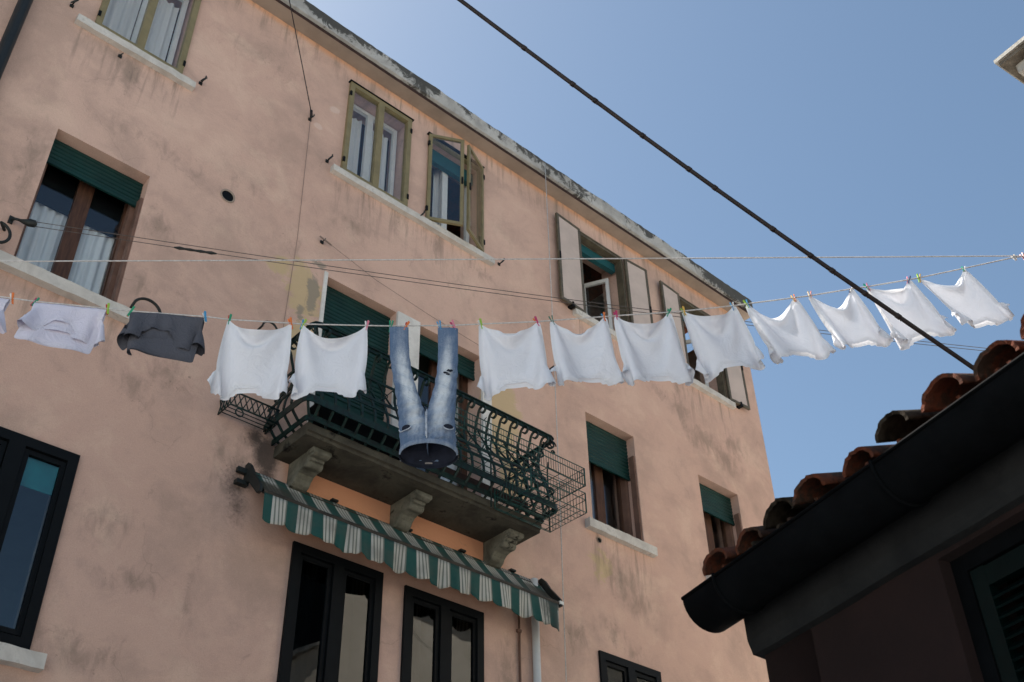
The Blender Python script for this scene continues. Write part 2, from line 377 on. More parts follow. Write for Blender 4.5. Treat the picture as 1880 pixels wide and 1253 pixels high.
M['paving'] = make_stone('stone_paving', (.38, .375, .365), (.46, .455, .445), dark=(.24, .235, .23), amt=.5, scale=1.5)
M['corner_stone'] = make_stone('white_eaves_stone', (.36, .34, .30), (.52, .50, .45), dark=(.14, .11, .08), amt=.6, scale=7)
M['corner_dark'] = make_stone('stained_soffit_stone', (.10, .085, .065), (.22, .19, .15), dark=(.03, .025, .02), amt=.9, scale=7)

# ================================================================== setting
g = MB(); g.quad((-300, -300, 0), (300, -300, 0), (300, 300, 0), (-300, 300, 0))
o = obj('paving', g, M['paving']); o['kind'] = 'structure'

# ================================================================== the pink house
FY = 8.0
WX0, WX1, ZTOP = -4.0, 12.72, 13.3
house = thing('house', (4.5, FY, 0), 'four storey pink plastered house with stained walls, green roller shutters and a stone cornice', 'house')
HOLES = [ # x0,x1,z0,z1,depth of the reveal
 (1.64, 2.58, 11.32, 12.92, .24), (4.74, 5.66, 11.32, 12.92, .24), (6.0, 6.92, 11.32, 12.92, .24), (8.80, 9.74, 11.30, 12.90, .24), (11.0, 11.9, 11.28, 12.88, .24),
 (1.62, 2.57, 8.05, 9.75, .30), (4.70, 5.65, 7.30, 9.66, .26), (5.97, 6.92, 7.30, 9.65, .26), (8.69, 9.60, 8.04, 9.65, .30), (10.90, 11.77, 8.06, 9.58, .30),
 (1.62, 2.57, 4.82, 6.46, .2), (4.67, 5.64, 4.0, 6.4, .2), (5.95, 6.91, 4.0, 6.36, .2), (8.64, 9.60, 4.82, 6.41, .2)]
def build_wall():
    mb = MB()
    xs = sorted({WX0, WX1, *[h[0] for h in HOLES], *[h[1] for h in HOLES]}); zs = sorted({0.0, ZTOP, *[h[2] for h in HOLES], *[h[3] for h in HOLES]})
    for i in range(len(xs)-1):
        for k in range(len(zs)-1):
            cx, cz = (xs[i]+xs[i+1])/2, (zs[k]+zs[k+1])/2
            if any(h[0] < cx < h[1] and h[2] < cz < h[3] for h in HOLES): continue
            for y in (FY, FY+.42):
                mb.quad((xs[i], y, zs[k]), (xs[i+1], y, zs[k]), (xs[i+1], y, zs[k+1]), (xs[i], y, zs[k+1]), 0 if y == FY else 1)
    for x0, x1, z0, z1, d in HOLES:
        y0, y1 = FY, FY+.42
        mb.quad((x0,y0,z0), (x0,y1,z0), (x0,y1,z1), (x0,y0,z1)); mb.quad((x1,y0,z0), (x1,y0,z1), (x1,y1,z1), (x1,y1,z0))
        mb.quad((x0,y0,z1), (x0,y1,z1), (x1,y1,z1), (x1,y0,z1)); mb.quad((x0,y0,z0), (x1,y0,z0), (x1,y1,z0), (x0,y1,z0))
    YB = 17.0
    mb.quad((WX0,FY,0), (WX0,FY,ZTOP), (WX0,YB,ZTOP), (WX0,YB,0)); mb.quad((WX1,FY,0), (WX1,YB,0), (WX1,YB,ZTOP), (WX1,FY,ZTOP))
    mb.quad((WX0,YB,0), (WX0,YB,ZTOP), (WX1,YB,ZTOP), (WX1,YB,0))
    for z in (3.7, 7.05, 10.3): mb.box(WX0+.05, WX1-.05, FY+.45, YB-.1, z, z+.2, 1)
    for x in (-.5, 3.6, 7.8, 10.35): mb.box(x, x+.15, FY+.45, YB-.1, .2, ZTOP-.1, 1)
    mb.box(WX0+.05, WX1-.05, 12, 12.2, .2, ZTOP-.1, 1)
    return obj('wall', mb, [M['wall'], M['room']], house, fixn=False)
build_wall()

def build_cornice():
    r = random.Random(3)
    s = MB(); s.box(WX0, WX1+.05, FY-.195, FY+.3, 13.301, 13.345); obj('soffit', s, M['soffit'], house)
    s = MB(); s.box(WX0, WX1+.055, FY-.205, FY-.196, 13.297, 13.345); obj('soffit_edge', s, M['rust'], house)
    mb = MB(); N = 220; X0, X1 = WX0, WX1+.07
    prof = [(FY+.4, 13.346), (FY-.175, 13.346), (FY-.18, 13.375), (FY-.225, 13.385), (FY-.23, 13.625), (FY-.215, 13.65), (FY+.4, 13.71)]
    rows = []
    dz = 0
    for i in range(N+1):
        x = X0+(X1-X0)*i/N; row = []
        dz = .8*dz + r.uniform(-.006, .006)
        for k, (y, z) in enumerate(prof):
            j = 0 if k in (0, 6) else 1
            row.append((x, y + j*r.uniform(-.005, .005), z + (dz if k in (4, 5) else (.4*dz if k in (2, 3) else 0)) + j*r.uniform(-.003, .003)))
        rows.append(row)
    mb.grid(rows, smooth=False)
    mb.add(rows[0], [tuple(range(len(prof)))]); mb.add(rows[-1], [tuple(range(len(prof)))])
    obj('cornice', mb, M['fascia'], house)
    rf = MB(); rf.prism([(FY+.3, 13.72), (17, 13.72), (12.6, 15.0)], WX0, WX1, lambda a, b, d: (d, a, b)); obj('roof', rf, M['tile'], house)
build_cornice()

def sill(win, x0, x1, z, h=.10, out=.07):
    mb = MB(); r = random.Random(int(x0*100)); n = 14; rows = []
    for i in range(n+1):
        x = x0+(x1-x0)*i/n; j = lambda: r.uniform(-.004, .004)
        rows.append([(x, FY+.05, z), (x, FY-out+j(), z-.004+j()), (x, FY-out+j(), z-h+j()), (x, FY+.05, z-h)])
    mb.grid(rows, smooth=False); mb.add(rows[0], [(0,1,2,3)]); mb.add(rows[-1], [(0,1,2,3)])
    obj('sill', mb, M['sill'], win)

def frame_mb(x0, x1, z0, z1, y0, y1, fw_, mull=0, mi=0, mb=None, bot=None):
    mb = mb or MB(); b = fw_ if bot is None else bot
    mb.box(x0, x0+fw_, y0, y1, z0, z1, mi); mb.box(x1-fw_, x1, y0, y1, z0, z1, mi)
    mb.box(x0+fw_, x1-fw_, y0, y1, z1-fw_, z1, mi); mb.box(x0+fw_, x1-fw_, y0, y1, z0, z0+b, mi)
    if mull:
        c = (x0+x1)/2; mb.box(c-mull/2, c+mull/2, y0, y1, z0+b, z1-fw_, mi)
    return mb
def curtain(win, x0, x1, z0, z1, y, mat, seed=0, amp=.022, pitch=.085):
    r = random.Random(seed); n = max(12, int((x1-x0)/.012)); ph = r.uniform(0, 6); rows = []
    for k in range(9):
        z = z1+(z0-z1)*k/8; row = []
        for i in range(n+1):
            x = x0+(x1-x0)*i/n; q = x/pitch*2*math.pi
            row.append((x, y+amp*(math.sin(q+ph)+.5*math.sin(.47*q+1.3*ph)+.25*math.sin(2.3*q+k*.2))*(.75+.25*k/8), z))
        rows.append(row)
    mb = MB(); mb.grid(rows); return obj('curtain', mb, mat, win)
def pane(win, x0, x1, z0, z1, y, mat):
    mb = MB(); mb.box(x0, x1, y, y+.006, z0, z1); obj('pane', mb, mat, win)
def hinges(mb, x, z0, z1, mi):
    for z in (z0+.12*(z1-z0), z1-.12*(z1-z0)): mb.box(x-.014, x+.014, FY-.055, FY-.028, z-.04, z+.04, mi)
def leaf(win, xh, sgn, wdt, z0, z1, ang, y=FY-.03, fr=.045, mat='olive', back=None):
    """casement leaf hinged at xh; sgn=+1 opens from a left hinge; ang from closed"""
    A = Matrix.Translation((xh, y, 0)) @ Matrix.Rotation(-ang*sgn, 4, 'Z')
    mb = MB(); a, b = (0, wdt) if sgn > 0 else (-wdt, 0)
    for bx in ((a, a+fr, z0, z1), (b-fr, b, z0, z1), (a+fr, b-fr, z0, z0+fr), (a+fr, b-fr, z1-fr, z1)):
        mb.box(bx[0], bx[1], -.018, .018, bx[2], bx[3], 0, A)
    if back: mb.box(a+fr*.9, b-fr*.9, -.002, .012, z0+fr*.9, z1-fr*.9, 2, A)
    mb.box(a+fr*.95, b-fr*.95, -.009, -.004, z0+fr*.95, z1-fr*.95, 1, A)
    c = b-fr/2 if sgn > 0 else a+fr/2
    mb.box(c-.012, c+.012, -.032 if ang < 2 else .018, -.018 if ang < 2 else .03, (z0+z1)/2-.06, (z0+z1)/2+.06, 3, A)
    return obj('leaf', mb, [M[mat], M['glass'], M['frost'], M['black']], win)

def inner_window(win, x0, x1, z0, z1, seed, curt='curtain_white', cfill=((0, 1),)):
    mb = frame_mb(x0+.03, x1-.03, z0+.01, z1-.02, FY+.20, FY+.25, .055, .09)
    obj('inner_frame', mb, M['white_paint'], win)
    for a, b in cfill: curtain(win, x0+.08+(x1-x0-.16)*a, x0+.08+(x1-x0-.16)*b, z0+.04, z1-.1, FY+.33, M[curt], seed)

def storm_window(x0, x1, z0, z1, sl=None, cf=((0, .42), (.55, 1))):
    mb = frame_mb(x0-.03, x1+.03, z0-.005, z1+.03, FY-.045, FY+.03, .065, .085)
    hinges(mb, x0-.02, z0, z1, 1); hinges(mb, x1+.02, z0, z1, 1)
    mb.box(x0-.05, x1+.05, FY-.06, FY+.0, z1+.031, z1+.045, 1)
    win = obj('window', mb, [M['olive'], M['black']], house, label='closed window with an olive frame and two panes')
    c = (x0+x1)/2
    pane(win, x0+.035, c-.0426, z0+.06, z1-.036, FY-.01, M['glass']); pane(win, c+.0426, x1-.035, z0+.06, z1-.036, FY-.01, M['glass'])
    inner_window(win, x0, x1, z0, z1, int(x0*10), cfill=cf)
    if sl: sill(win, *sl)
    return win

storm_window(1.64, 2.58, 11.32, 12.92, (1.43, 2.77, 11.315), ((0, .45), (.55, 1)))
storm_window(4.74, 5.66, 11.32, 12.92, (4.58, 7.10, 11.312))
# the window with both leaves ajar
mb = frame_mb(6.0, 6.92, 11.32, 12.92, FY-.01, FY+.05, .03)
mb.box(5.97, 6.95, FY-.05, FY, 12.922, 12.94, 1); hinges(mb, 5.985, 11.32, 12.92, 1); hinges(mb, 6.935, 11.32, 12.92, 1)
win = obj('window', mb, [M['olive'], M['black']], house, label='window with both olive leaves pushed open')
leaf(win, 5.99, 1, .475, 11.33, 12.91, R(27)); leaf(win, 6.93, -1, .475, 11.33, 12.91, R(25))
inner_window(win, 6.0, 6.92, 11.32, 12.92, 66, cfill=((.35, .55),))
mb = MB(); mb.box(6.04, 6.88, FY+.12, FY+.19, 12.66, 12.88); obj('shutter_box', mb, M['teal'], win)

def flat_leaves(x0, x1, z0, z1, sl, wl, wr):
    mb = frame_mb(x0, x1, z0, z1, FY-.02, FY+.10, .04); mb.box(x0, x1, FY-.03, FY+.02, z1+.001, z1+.02)
    win = obj('window', mb, M['olive_dark'], house, label='dark open window with both pale leaves folded back on the wall')
    leaf(win, x0-.01, 1, wl, z0-.01, z1+.01, R(177), FY-.045, .045, 'olive_dark', True); leaf(win, x1+.01, -1, wr, z0-.01, z1+.01, R(176), FY-.045, .045, 'olive_dark', True)
    mb = MB(); mb.box(x0+.04, x1-.04, FY+.11, FY+.19, z1-.2, z1-.045); obj('shutter_box', mb, M['teal'], win)
    # inner casement standing open into the room
    A = Matrix.Translation((x1-.06, FY+.24, 0)) @ Matrix.Rotation(R(-62), 4, 'Z'); mb = MB()
    for bx in ((-.42, -.37, z0+.02, z1-.25), (-.05, 0, z0+.02, z1-.25), (-.37, -.05, z0+.02, z0+.08), (-.37, -.05, z1-.31, z1-.25)): mb.box(bx[0], bx[1], -.02, .02, bx[2], bx[3], 0, A)
    mb.box(-.372, -.048, -.003, .003, z0+.079, z1-.309, 1, A); obj('inner_leaf', mb, [M['white_paint'], M['glass']], win)
    curtain(win, x0+.3, x0+.62, z0+.02, z1-.2, FY+.5, M['curtain'], int(x0*10))
    for k in (0, 1): # catch holding each leaf to the wall
        xx = (x0-.28, x1+.26)[k]; mb = MB(); mb.box(xx-.03, xx+.03, FY-.09, FY, z0-.03, z0+.0); mb.box(xx-.012, xx+.012, FY-.09, FY-.075, z0, z0+.05); obj('catch', mb, M['black'], win)
    sill(win, *sl)
flat_leaves(8.80, 9.74, 11.30, 12.90, (8.58, 9.95, 11.285), .50, .46)
flat_leaves(11.0, 11.9, 11.28, 12.88, (10.78, 12.02, 11.262), .46, .45)

def roller_shutter(win, x0, x1, z0, z1, y, slat=.052):
    mb = MB(); n = int(round((z1-z0)/slat)); pts = []
    for i in range(n):
        a = z1-(z1-z0)*i/n; b = z1-(z1-z0)*(i+1)/n; h = a-b
        pts += [(y+.006, a), (y-.006, a-.18*h), (y-.008, a-.5*h), (y-.006, a-.82*h)]
    pts.append((y+.006, z0)); rows = [[(x, yy, zz) for x in (x0, x1)] for yy, zz in pts]
    mb.grid(rows, smooth=False); mb.box(x0, x1, y-.012, y+.014, z0-.035, z0-.001)
    return obj('roller_shutter', mb, M['roller'], win)
def roller_window(x0, x1, z0, z1, zr, sl=None, cf=((.0, .47), (.53, 1)), cmat='curtain', label=None, shade_drop=0):
    fy = FY+.26
    mb = frame_mb(x0+.001, x1-.001, z0+.001, z1-.001, fy, fy+.06, .07, .15)
    win = obj('window', mb, M['wood'], house, label=label)
    c = (x0+x1)/2
    pane(win, x0+.065, c-.07, z0+.065, z1-.065, fy+.02, M['glass']); pane(win, c+.07, x1-.065, z0+.065, z1-.065, fy+.02, M['glass'])
    for bx in ((x1-.055, x1-.002, FY+.17, fy-.001, z0+.001, z1-.001), (x1-.03, x1-.002, FY+.015, FY+.10, z0+.001, z1-.3), (x0+.002, x0+.05, FY+.17, fy-.001, z0+.001, z1-.001)):
        j = MB(); j.box(*bx); obj('jamb', j, M['reveal_wood'], win)
    roller_shutter(win, x0+.004, x1-.004, zr, z1-.004, FY+.135)
    for k, (a, b) in enumerate(cf): curtain(win, x0+.06+(x1-x0-.12)*a, x0+.06+(x1-x0-.12)*b, z0+.03, z1-.05, fy+.10, M[cmat], int(x0*7)+k)
    if shade_drop: j = MB(); j.box(x0+.03, x1-.03, fy+.062, fy+.074, zr-shade_drop, z1-.02); obj('glass_shade_panel', j, M['black'], win)  # black panel behind the glass, put in as the shade below the roller
    if sl: sill(win, *sl)
    return win
roller_window(1.62, 2.57, 8.05, 9.75, 9.45, (1.2, 2.72, 8.045, .12, .09), label='brown wooden window with blue white curtains below a half raised green roller shutter', shade_drop=.36)
roller_window(8.69, 9.60, 8.04, 9.65, 9.06, (8.55, 9.74, 8.035, .12, .08), ((.35, .62),), label='brown wooden window half closed by a green roller shutter, beside the balcony')
roller_window(10.90, 11.77, 8.06, 9.58, 9.17, (10.76, 11.92, 8.055, .12, .08), ((.3, .75),), label='narrow brown wooden window half closed by a green roller shutter, near the house corner')

# balcony doors
def balcony_door(x0, x1, z1, zr, label, closed):
    fy = FY+.24; z0 = 7.305
    mb = frame_mb(x0+.001, x1-.001, z0, z1-.001, fy, fy+.06, .08, .16, bot=.35)
    d = obj('balcony_door', mb, M['wood'], house, label=label); c = (x0+x1)/2
    pane(d, x0+.075, c-.075, z0+.34, z1-.075, fy+.02, M['glass']); pane(d, c+.075, x1-.075, z0+.34, z1-.075, fy+.02, M['glass'])
    roller_shutter(d, x0+.004, x1-.004, zr, z1-.004, FY+.12)
    if not closed: curtain(d, x0+.5, x0+.9, z0+.1, z1-.1, fy+.12, M['curtain_white'], 5)
    return d
d1 = balcony_door(4.70, 5.65, 9.66, 7.5, 'balcony door covered by a lowered green roller shutter', True)
d2 = balcony_door(5.97, 6.92, 9.65, 9.40, 'balcony door with its green roller shutter mostly raised', False)
s = MB(); s.box(5.651, 5.969, FY-.035, FY+.2, 7.3, 9.66); obj('door_trim', s, M['white_stone'], house)
s = MB(); s.box(6.921, 7.06, FY-.03, FY+.15, 7.3, 9.66); obj('door_trim', s, M['white_stone'], house)
s = MB(); s.box(4.655, 4.699, FY-.02, FY+.15, 7.3, 9.70); obj('door_trim', s, M['white_stone'], house)

# black framed windows of the lower storey
def black_window(x0, x1, z0, z1, sl=None, label=None, teal=False, mull=.11):
    mb = frame_mb(x0-.02, x1+.02, z0, z1+.02, FY-.03, FY+.06, .085, mull)
    win = obj('window', mb, M['black'], house, label=label); c = (x0+x1)/2
    for a, b in ((x0+.05, c-mull/2+.005), (c+mull/2-.005, x1-.05)):
        f = frame_mb(a+.012, b-.012, z0+.1, z1-.075, FY-.008, FY+.03, .04); obj('sash', f, M['black'], win)
        pane(win, a+.045, b-.045, z0+.13, z1-.11, FY+.012, M['mid_glass' if teal else 'dark_glass'])
    if teal:
        s_ = MB(); s_.box(x0+.03, x1-.03, FY+.05, FY+.06, z1-.36, z1-.05); obj('roller_blind', s_, M['teal_blind'], win); curtain(win, x0+.35, c+.2, z0+.05, z1-.75, FY+.3, M['curtain'], 3, amp=.03)  # curtain added in place of pale cloth reflections in the panes
    else:
        curtain(win, x0+.06, c-.02, z0+.05, z1-.1, FY+.34, M['curtain'], int(x0*3), amp=.03)  # curtain in the left sash stands in for a pale house reflected there
    if sl: sill(win, *sl)
black_window(1.62, 2.57, 4.82, 6.46, (1.35, 2.70, 4.815, .12, .09), 'black framed window with a teal blind at its head', True, .13)
black_window(4.67, 5.64, 4.02, 6.39, None, 'tall black framed window under the left half of the awning')
black_window(5.95, 6.91, 4.02, 6.35, None, 'tall black framed window under the right half of the awning')
black_window(8.64, 9.60, 4.82, 6.40, (8.5, 9.74, 4.815, .12, .09), 'black framed window with pale green panes')

# --- small ironwork fixed on the wall
def hook_mb(x, z, s=1):
    mb = MB(); mb.tube([(x, FY, z), (x, FY-.07*s, z), (x+.01, FY-.09*s, z+.015), (x+.012, FY-.095*s, z+.05*s)], .009*s, 6)
    mb.tube([(x-.03*s, FY-.075*s, z-.045*s), (x, FY-.08*s, z), (x+.03*s, FY-.08*s, z+.05*s)], [.006*s, .013*s, .007*s], 6)
    mb.box(x-.02, x+.02, FY-.012, FY, z-.02, z+.02); return mb
for x, z in [(1.35, 11.43), (2.84, 11.41), (4.52, 11.36), (5.90, 11.33), (7.23, 11.33)]:
    obj('shutter_hook', hook_mb(x, z), M['iron'], house)
for x, z, s in [(4.22, 11.87, .8), (4.58, 10.09, .6), (1.95, 11.12, .5), (6.95, 8.75, .5)]: obj('wall_hook', hook_mb(x, z, s), M['iron'], house)
def vent(x, z, r):
    mb = MB(); N = 20; c = [(math.cos(2*math.pi*i/N), math.sin(2*math.pi*i/N)) for i in range(N)]
    rings = [(1.15, -.004), (1.12, -.012), (.95, -.012), (.9, -.003)]
    rows = [[(x+r*q*a, FY+y, z+r*q*b) for a, b in c+c[:1]] for q, y in rings]; mb.grid(rows)
    mb.add([(x+r*.91*a, FY-.0025, z+r*.91*b) for a, b in c], [tuple(range(N))], 1)
    obj('vent_hole', mb, [M['soffit'], M['black']], house)
vent(3.40, 10.03, .075); vent(8.77, 7.83, .035)
mb = MB(); mb.tube([(8.06, FY, 9.98), (8.06, FY-.1, 9.99), (8.12, FY-.2, 9.9)], .03, 8); mb.tube([(8.10, FY-.16, 9.95), (8.22, FY-.30, 9.80)], [.04, .06], 10); obj('wall_lamp', mb, M['iron'], house, label='small black lamp on the wall')
def arc(cx, cz, r, a0, a1, y, n=14): return [(cx+r*math.cos(a0+(a1-a0)*i/n), y, cz+r*math.sin(a0+(a1-a0)*i/n)) for i in range(n+1)]
mb = MB(); mb.tube([(2.68, FY, 8.03)]+arc(2.81, 8.06, .135, R(170), R(0), FY-.12)+[(2.945, FY-.02, 7.95)], .014, 8); obj('iron_ring', mb, M['iron'], house)
mb = MB(); mb.tube([(1.48, FY, 8.33)]+arc(1.41, 8.2, .11, R(85), R(-75), FY-.1)+[(1.44, FY, 8.06)], .014, 8); obj('iron_ring', mb, M['iron'], house)
mb = MB(); mb.tube([(3.98, FY, 8.53)]+arc(4.07, 8.54, .085, R(180), R(0), FY-.08)+[(4.155, FY, 8.5)], .011, 8); obj('iron_ring', mb, M['iron'], house)
# pulley of the thin wires
mb = MB(); mb.tube([(1.50, FY, 8.46), (1.52, FY-.05, 8.455), (1.56, FY-.073, 8.445)], .013, 8); mb.box(1.48, 1.52, FY-.015, FY, 8.42, 8.50)
obj('pulley_arm', mb, M['iron'], house)
mb = MB(); mb.tube([(1.555, FY-.07, 8.445), (1.585, FY-.085, 8.438), (1.63, FY-.115, 8.428), (1.668, FY-.14, 8.42), (1.68, FY-.148, 8.418)], [.012, .022, .036, .033, .012], 12); obj('pulley', mb, M['iron'], house)
# pipes
mb = MB(); mb.tube([(.93, FY-.10, 0), (.93, FY-.10, 13.2)], .062, 14)
for z in (3.2, 5.9, 8.8, 11.55): mb.tube([(.93, FY-.10, z), (.93, FY-.10, z+.05)], .075, 14); mb.box(.90, .96, FY-.06, FY, z, z+.05)
obj('downpipe', mb, M['iron'], house, label='black downpipe')
mb = MB(); mb.tube([(7.63, FY-.05, 0), (7.63, FY-.05, 6.95)], .042, 12); obj('downpipe', mb, M['white_paint'], house, label='white pipe below the awning')
mb = MB(); mb.tube([(7.42, FY-.02, 3.2), (7.42, FY-.02, 6.8)], .013, 8)
for z in (4.6, 5.5, 6.3): mb.box(7.395, 7.445, FY-.035, FY, z, z+.03)
obj('conduit', mb, M['reveal_wood'], house)

# ------------------------------------------------------------------ balcony
BX0, BX1, BO = 4.34, 7.26, .58
SZ0, SZ1 = 7.18, 7.30
def build_balcony():
    r = random.Random(5); mb = MB()
    prof = [(FY, SZ1), (FY-BO+.01, SZ1), (FY-BO, SZ1-.03), (FY-BO, SZ0+.035), (FY-BO+.03, SZ0+.03), (FY-BO+.035, SZ0), (FY, SZ0)]
    rows = []
    for i in range(41):
        x = BX0+(BX1-BX0)*i/40
        rows.append([(x, y+(r.uniform(-.004, .004) if 0 < k < 6 else 0), z+(r.uniform(-.003, .003) if 0 < k < 6 else 0)) for k, (y, z) in enumerate(prof)])
    mb.grid(rows, smooth=False); mb.add(rows[0], [tuple(range(7))]); mb.add(rows[-1], [tuple(range(7))])
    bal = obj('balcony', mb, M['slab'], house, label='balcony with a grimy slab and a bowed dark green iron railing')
    # corbels
    cp = [(.0, 0), (.42, 0), (.45, -.03), (.45, -.07), (.40, -.085), (.36, -.075), (.335, -.10), (.34, -.135), (.31, -.16), (.25, -.155), (.19, -.17), (.15, -.205), (.13, -.245), (.09, -.27), (.045, -.275), (0, -.30)]
    for k, x in enumerate((4.60, 5.80, 7.03)):
        mb = MB(); mb.prism(cp, x-.09, x+.09, lambda a, b, d: (d, FY-a, SZ0-.002+b)); mb.box(x-.105, x+.105, FY-.445, FY-.34, SZ0-.062, SZ0-.012)
        mb.box(x-.075, x+.075, FY-.37, FY, SZ0-.11, SZ0-.012)
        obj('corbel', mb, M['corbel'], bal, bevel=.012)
    # railing
    BP = [(0, .03), (.05, .10), (.12, .165), (.20, .195), (.30, .185), (.42, .14), (.52, .095), (.62, .062), (.72, .055), (.82, .072), (.90, .10), (.955, .115)]
    def bow(h):
        for (a, p), (b, q) in zip(BP, BP[1:]):
            if a <= h <= b: return p+(q-p)*(h-a)/(b-a)
        return BP[-1][1]
    hs = [i*.97/34 for i in range(34)]
    def bar(cx, cy, ox, oy, volute):
        """bar standing at (cx,cy) on the slab edge, bowing along (ox,oy)"""
        pts = [(cx+ox*(bow(h)-.02), cy+oy*(bow(h)-.02), SZ1+h) for h in hs]
        b = bow(.95)-.02
        if volute: # rolls outward and under at its head
            for i in range(1, 15):
                a = R(180-24*i); rr = .062*(1-.04*i)
                q = b+.064+rr*math.cos(a); pts.append((cx+ox*q, cy+oy*q, SZ1+.945+rr*math.sin(a)))
        mb = MB(); mb.strip(pts, .024, .015, (-oy, ox, 0)); obj('baluster', mb, M['green_iron'], bal)
    n = 20
    for i in range(n):
        x = BX0+.05+(BX1-BX0-.10)*i/(n-1)
        fl = ((x-BX0)/(BX1-BX0)*2-1)*.06
        bar(x+fl*.3, FY-BO+.03, fl*1.4, -1, True)
    for sx, ox in ((BX0+.03, -1), (BX1-.03, 1)):
        for y in (FY-.06, FY-.19, FY-.32, FY-.45): bar(sx, y, ox, -.12, True)
        bar(sx, FY-BO+.03, ox*.75, -.75, True)
    def ring(h, dx=0):
        b = bow(h)-.02+dx; x0, x1, y = BX0+.03-b, BX1-.03+b, FY-BO+.03-b; c = .06
        return [(x0, FY, SZ1+h), (x0, y+c, SZ1+h), (x0+.3*c, y+.3*c, SZ1+h), (x0+c, y, SZ1+h)]+[(x0+c+(x1-x0-2*c)*i/10, y, SZ1+h) for i in range(1, 10)]+[(x1-c, y, SZ1+h), (x1-.3*c, y+.3*c, SZ1+h), (x1, y+c, SZ1+h), (x1, FY, SZ1+h)]
    mb = MB(); mb.strip([(p[0], p[1], p[2]) for p in ring(1.01, .06)], .045, .016, (0, 0, 1)); mb.strip([(p[0], p[1], p[2]+.017) for p in ring(1.015, .06)], .012, .05, (0, 0, 1))
    obj('top_rail', mb, M['green_iron'], bal)
    for h, wd in ((.50, .028), (.76, .026), (.36, .022), (.15, .075), (.03, .06)):
        mb = MB(); mb.strip([tuple(p) for p in ring(h, .012)], wd, .012, (0, 0, 1)); obj('cross_rail', mb, M['green_iron'], bal)
    # lattice between the two middle rails
    mb = MB()
    def rp(h, u): # point on the outline at parameter u (0..1) and height h
        pts = [Vector(p) for p in ring(h, .008)]; L = [(pts[i+1]-pts[i]).length for i in range(len(pts)-1)]; t = u*sum(L)
        for i, l in enumerate(L):
            if t <= l: return pts[i].lerp(pts[i+1], t/l)
            t -= l
        return pts[-1]
    nn = 22
    for i in range(nn):
        for s_ in (0, 1):
            a, b = (i/nn, (i+1)/nn) if s_ else ((i+1)/nn, i/nn)
            mb.strip([rp(.51+.24*k/4, a+(b-a)*k/4) for k in range(5)], .017, .009, (0, 0, 1) if 0 else (0, -1, 0))
    obj('lattice_band', mb, M['green_iron'], bal)
    mb = MB()
    for i in range(nn):   # small scroll rosettes on the band
        p = rp(.63, (i+.5)/nn); mb.tube([(p.x+.022*math.cos(a), p.y-.012, p.z+.022*math.sin(a)) for a in [2*math.pi*k/8 for k in range(8)]], .006, 5, closed=True)
    obj('rosettes', mb, M['green_iron'], bal)
    mb = MB(); mb.box(BX0+.12, BX1-.12, FY-BO+.07, FY-BO+.09, SZ1+.14, SZ1+.215); obj('kick_board', mb, M['rust'], bal)
    # corner scrolls
    for x, s_ in ((BX1+.12, 1), (BX0-.12, -1)):
        mb = MB()
        for rr, dz in ((.055, 0), (.03, -.10)):
            mb.tube([(x+s_*(rr*(1-.05*i)*math.cos(R(30*i))), FY-BO-.10, SZ1+.96+dz+rr*(1-.05*i)*math.sin(R(30*i))) for i in range(16)], .008, 6)
        obj('corner_scroll', mb, M['green_iron'], bal)
build_balcony()

# ------------------------------------------------------------------ things on the balcony
def wire_basket(x0, x1, y0, y1, z0, z1, root, step=.034, r=.0032):
    mb = MB(); fr = MB()
    for z in (z0, z1, (z0*.35+z1*.65)): fr.tube([(x0, y0, z), (x1, y0, z), (x1, y1, z), (x0, y1, z)], .006, 5, closed=True)
    for x, y in ((x0, y0), (x1, y0), (x1, y1), (x0, y1)): fr.tube([(x, y, z0), (x, y, z1)], .008, 6)
    for x in np.arange(x0+step, x1, step): mb.tube([(x, y0, z0), (x, y0, z1)], r, 4)
    for y in np.arange(y0+step, y1, step):
        for x in (x0, x1): mb.tube([(x, y, z0), (x, y, z1)], r, 4)
    for y in np.arange(y0+.07, y1, .075): mb.tube([(x0, y, z0), (x1, y, z0)], r*1.3, 4)
    for x in np.arange(x0+.15, x1, .18): mb.tube([(x, y0, z0), (x, y1, z0)], r*1.6, 4)
    obj('basket_frame', fr, M['green_wire'], root); obj('wire_mesh', mb, M['green_wire'], root)
rack = thing('plant_rack', (6.6, 7.1, 7.2), 'two tier rack of thin green wire hung on the outside of the balcony railing', 'rack')
wire_basket(5.55, 7.33, 6.82, 7.36, 7.49, 7.70, rack); wire_basket(6.55, 7.32, 6.82, 7.36, 7.17, 7.40, rack, .045)
mb = MB()
for x in (5.56, 6.5, 7.32):
    mb.tube([(x, 7.36, 7.17 if x > 6 else 7.49), (x, 7.36, 7.92), (x, 7.34, 8.02)], .009, 6); mb.tube([(x, 6.83, 7.5), (x, 7.34, 7.95)], .008, 6)
obj('bracket', mb, M['green_iron'], rack)

box = thing('planter_box', (4.95, 7.5, 7.3), 'long dark green plastic planter box behind the left end of the balcony railing', 'planter')
mb = MB()
def hollow(mb, x0, x1, y0, y1, z0, z1, tap=.03, lip=.03):
    o_ = [(x0+tap, y0+tap, z0), (x1-tap, y0+tap, z0), (x1-tap, y1-tap, z0), (x0+tap, y1-tap, z0)]
    t_ = [(x0, y0, z1), (x1, y0, z1), (x1, y1, z1), (x0, y1, z1)]; i_ = [(x0+.015, y0+.015, z1), (x1-.015, y0+.015, z1), (x1-.015, y1-.015, z1), (x0+.015, y1-.015, z1)]
    b_ = [(p[0], p[1], z1-.08) for p in i_]
    mb.add(o_+t_+i_+b_, [(0,1,2,3)]+[(k, (k+1) % 4, 4+(k+1) % 4, 4+k) for k in range(4)]+[(4+k, 4+(k+1) % 4, 8+(k+1) % 4, 8+k) for k in range(4)]+[(8+k, 8+(k+1) % 4, 12+(k+1) % 4, 12+k) for k in range(4)]+[(12,13,14,15)])
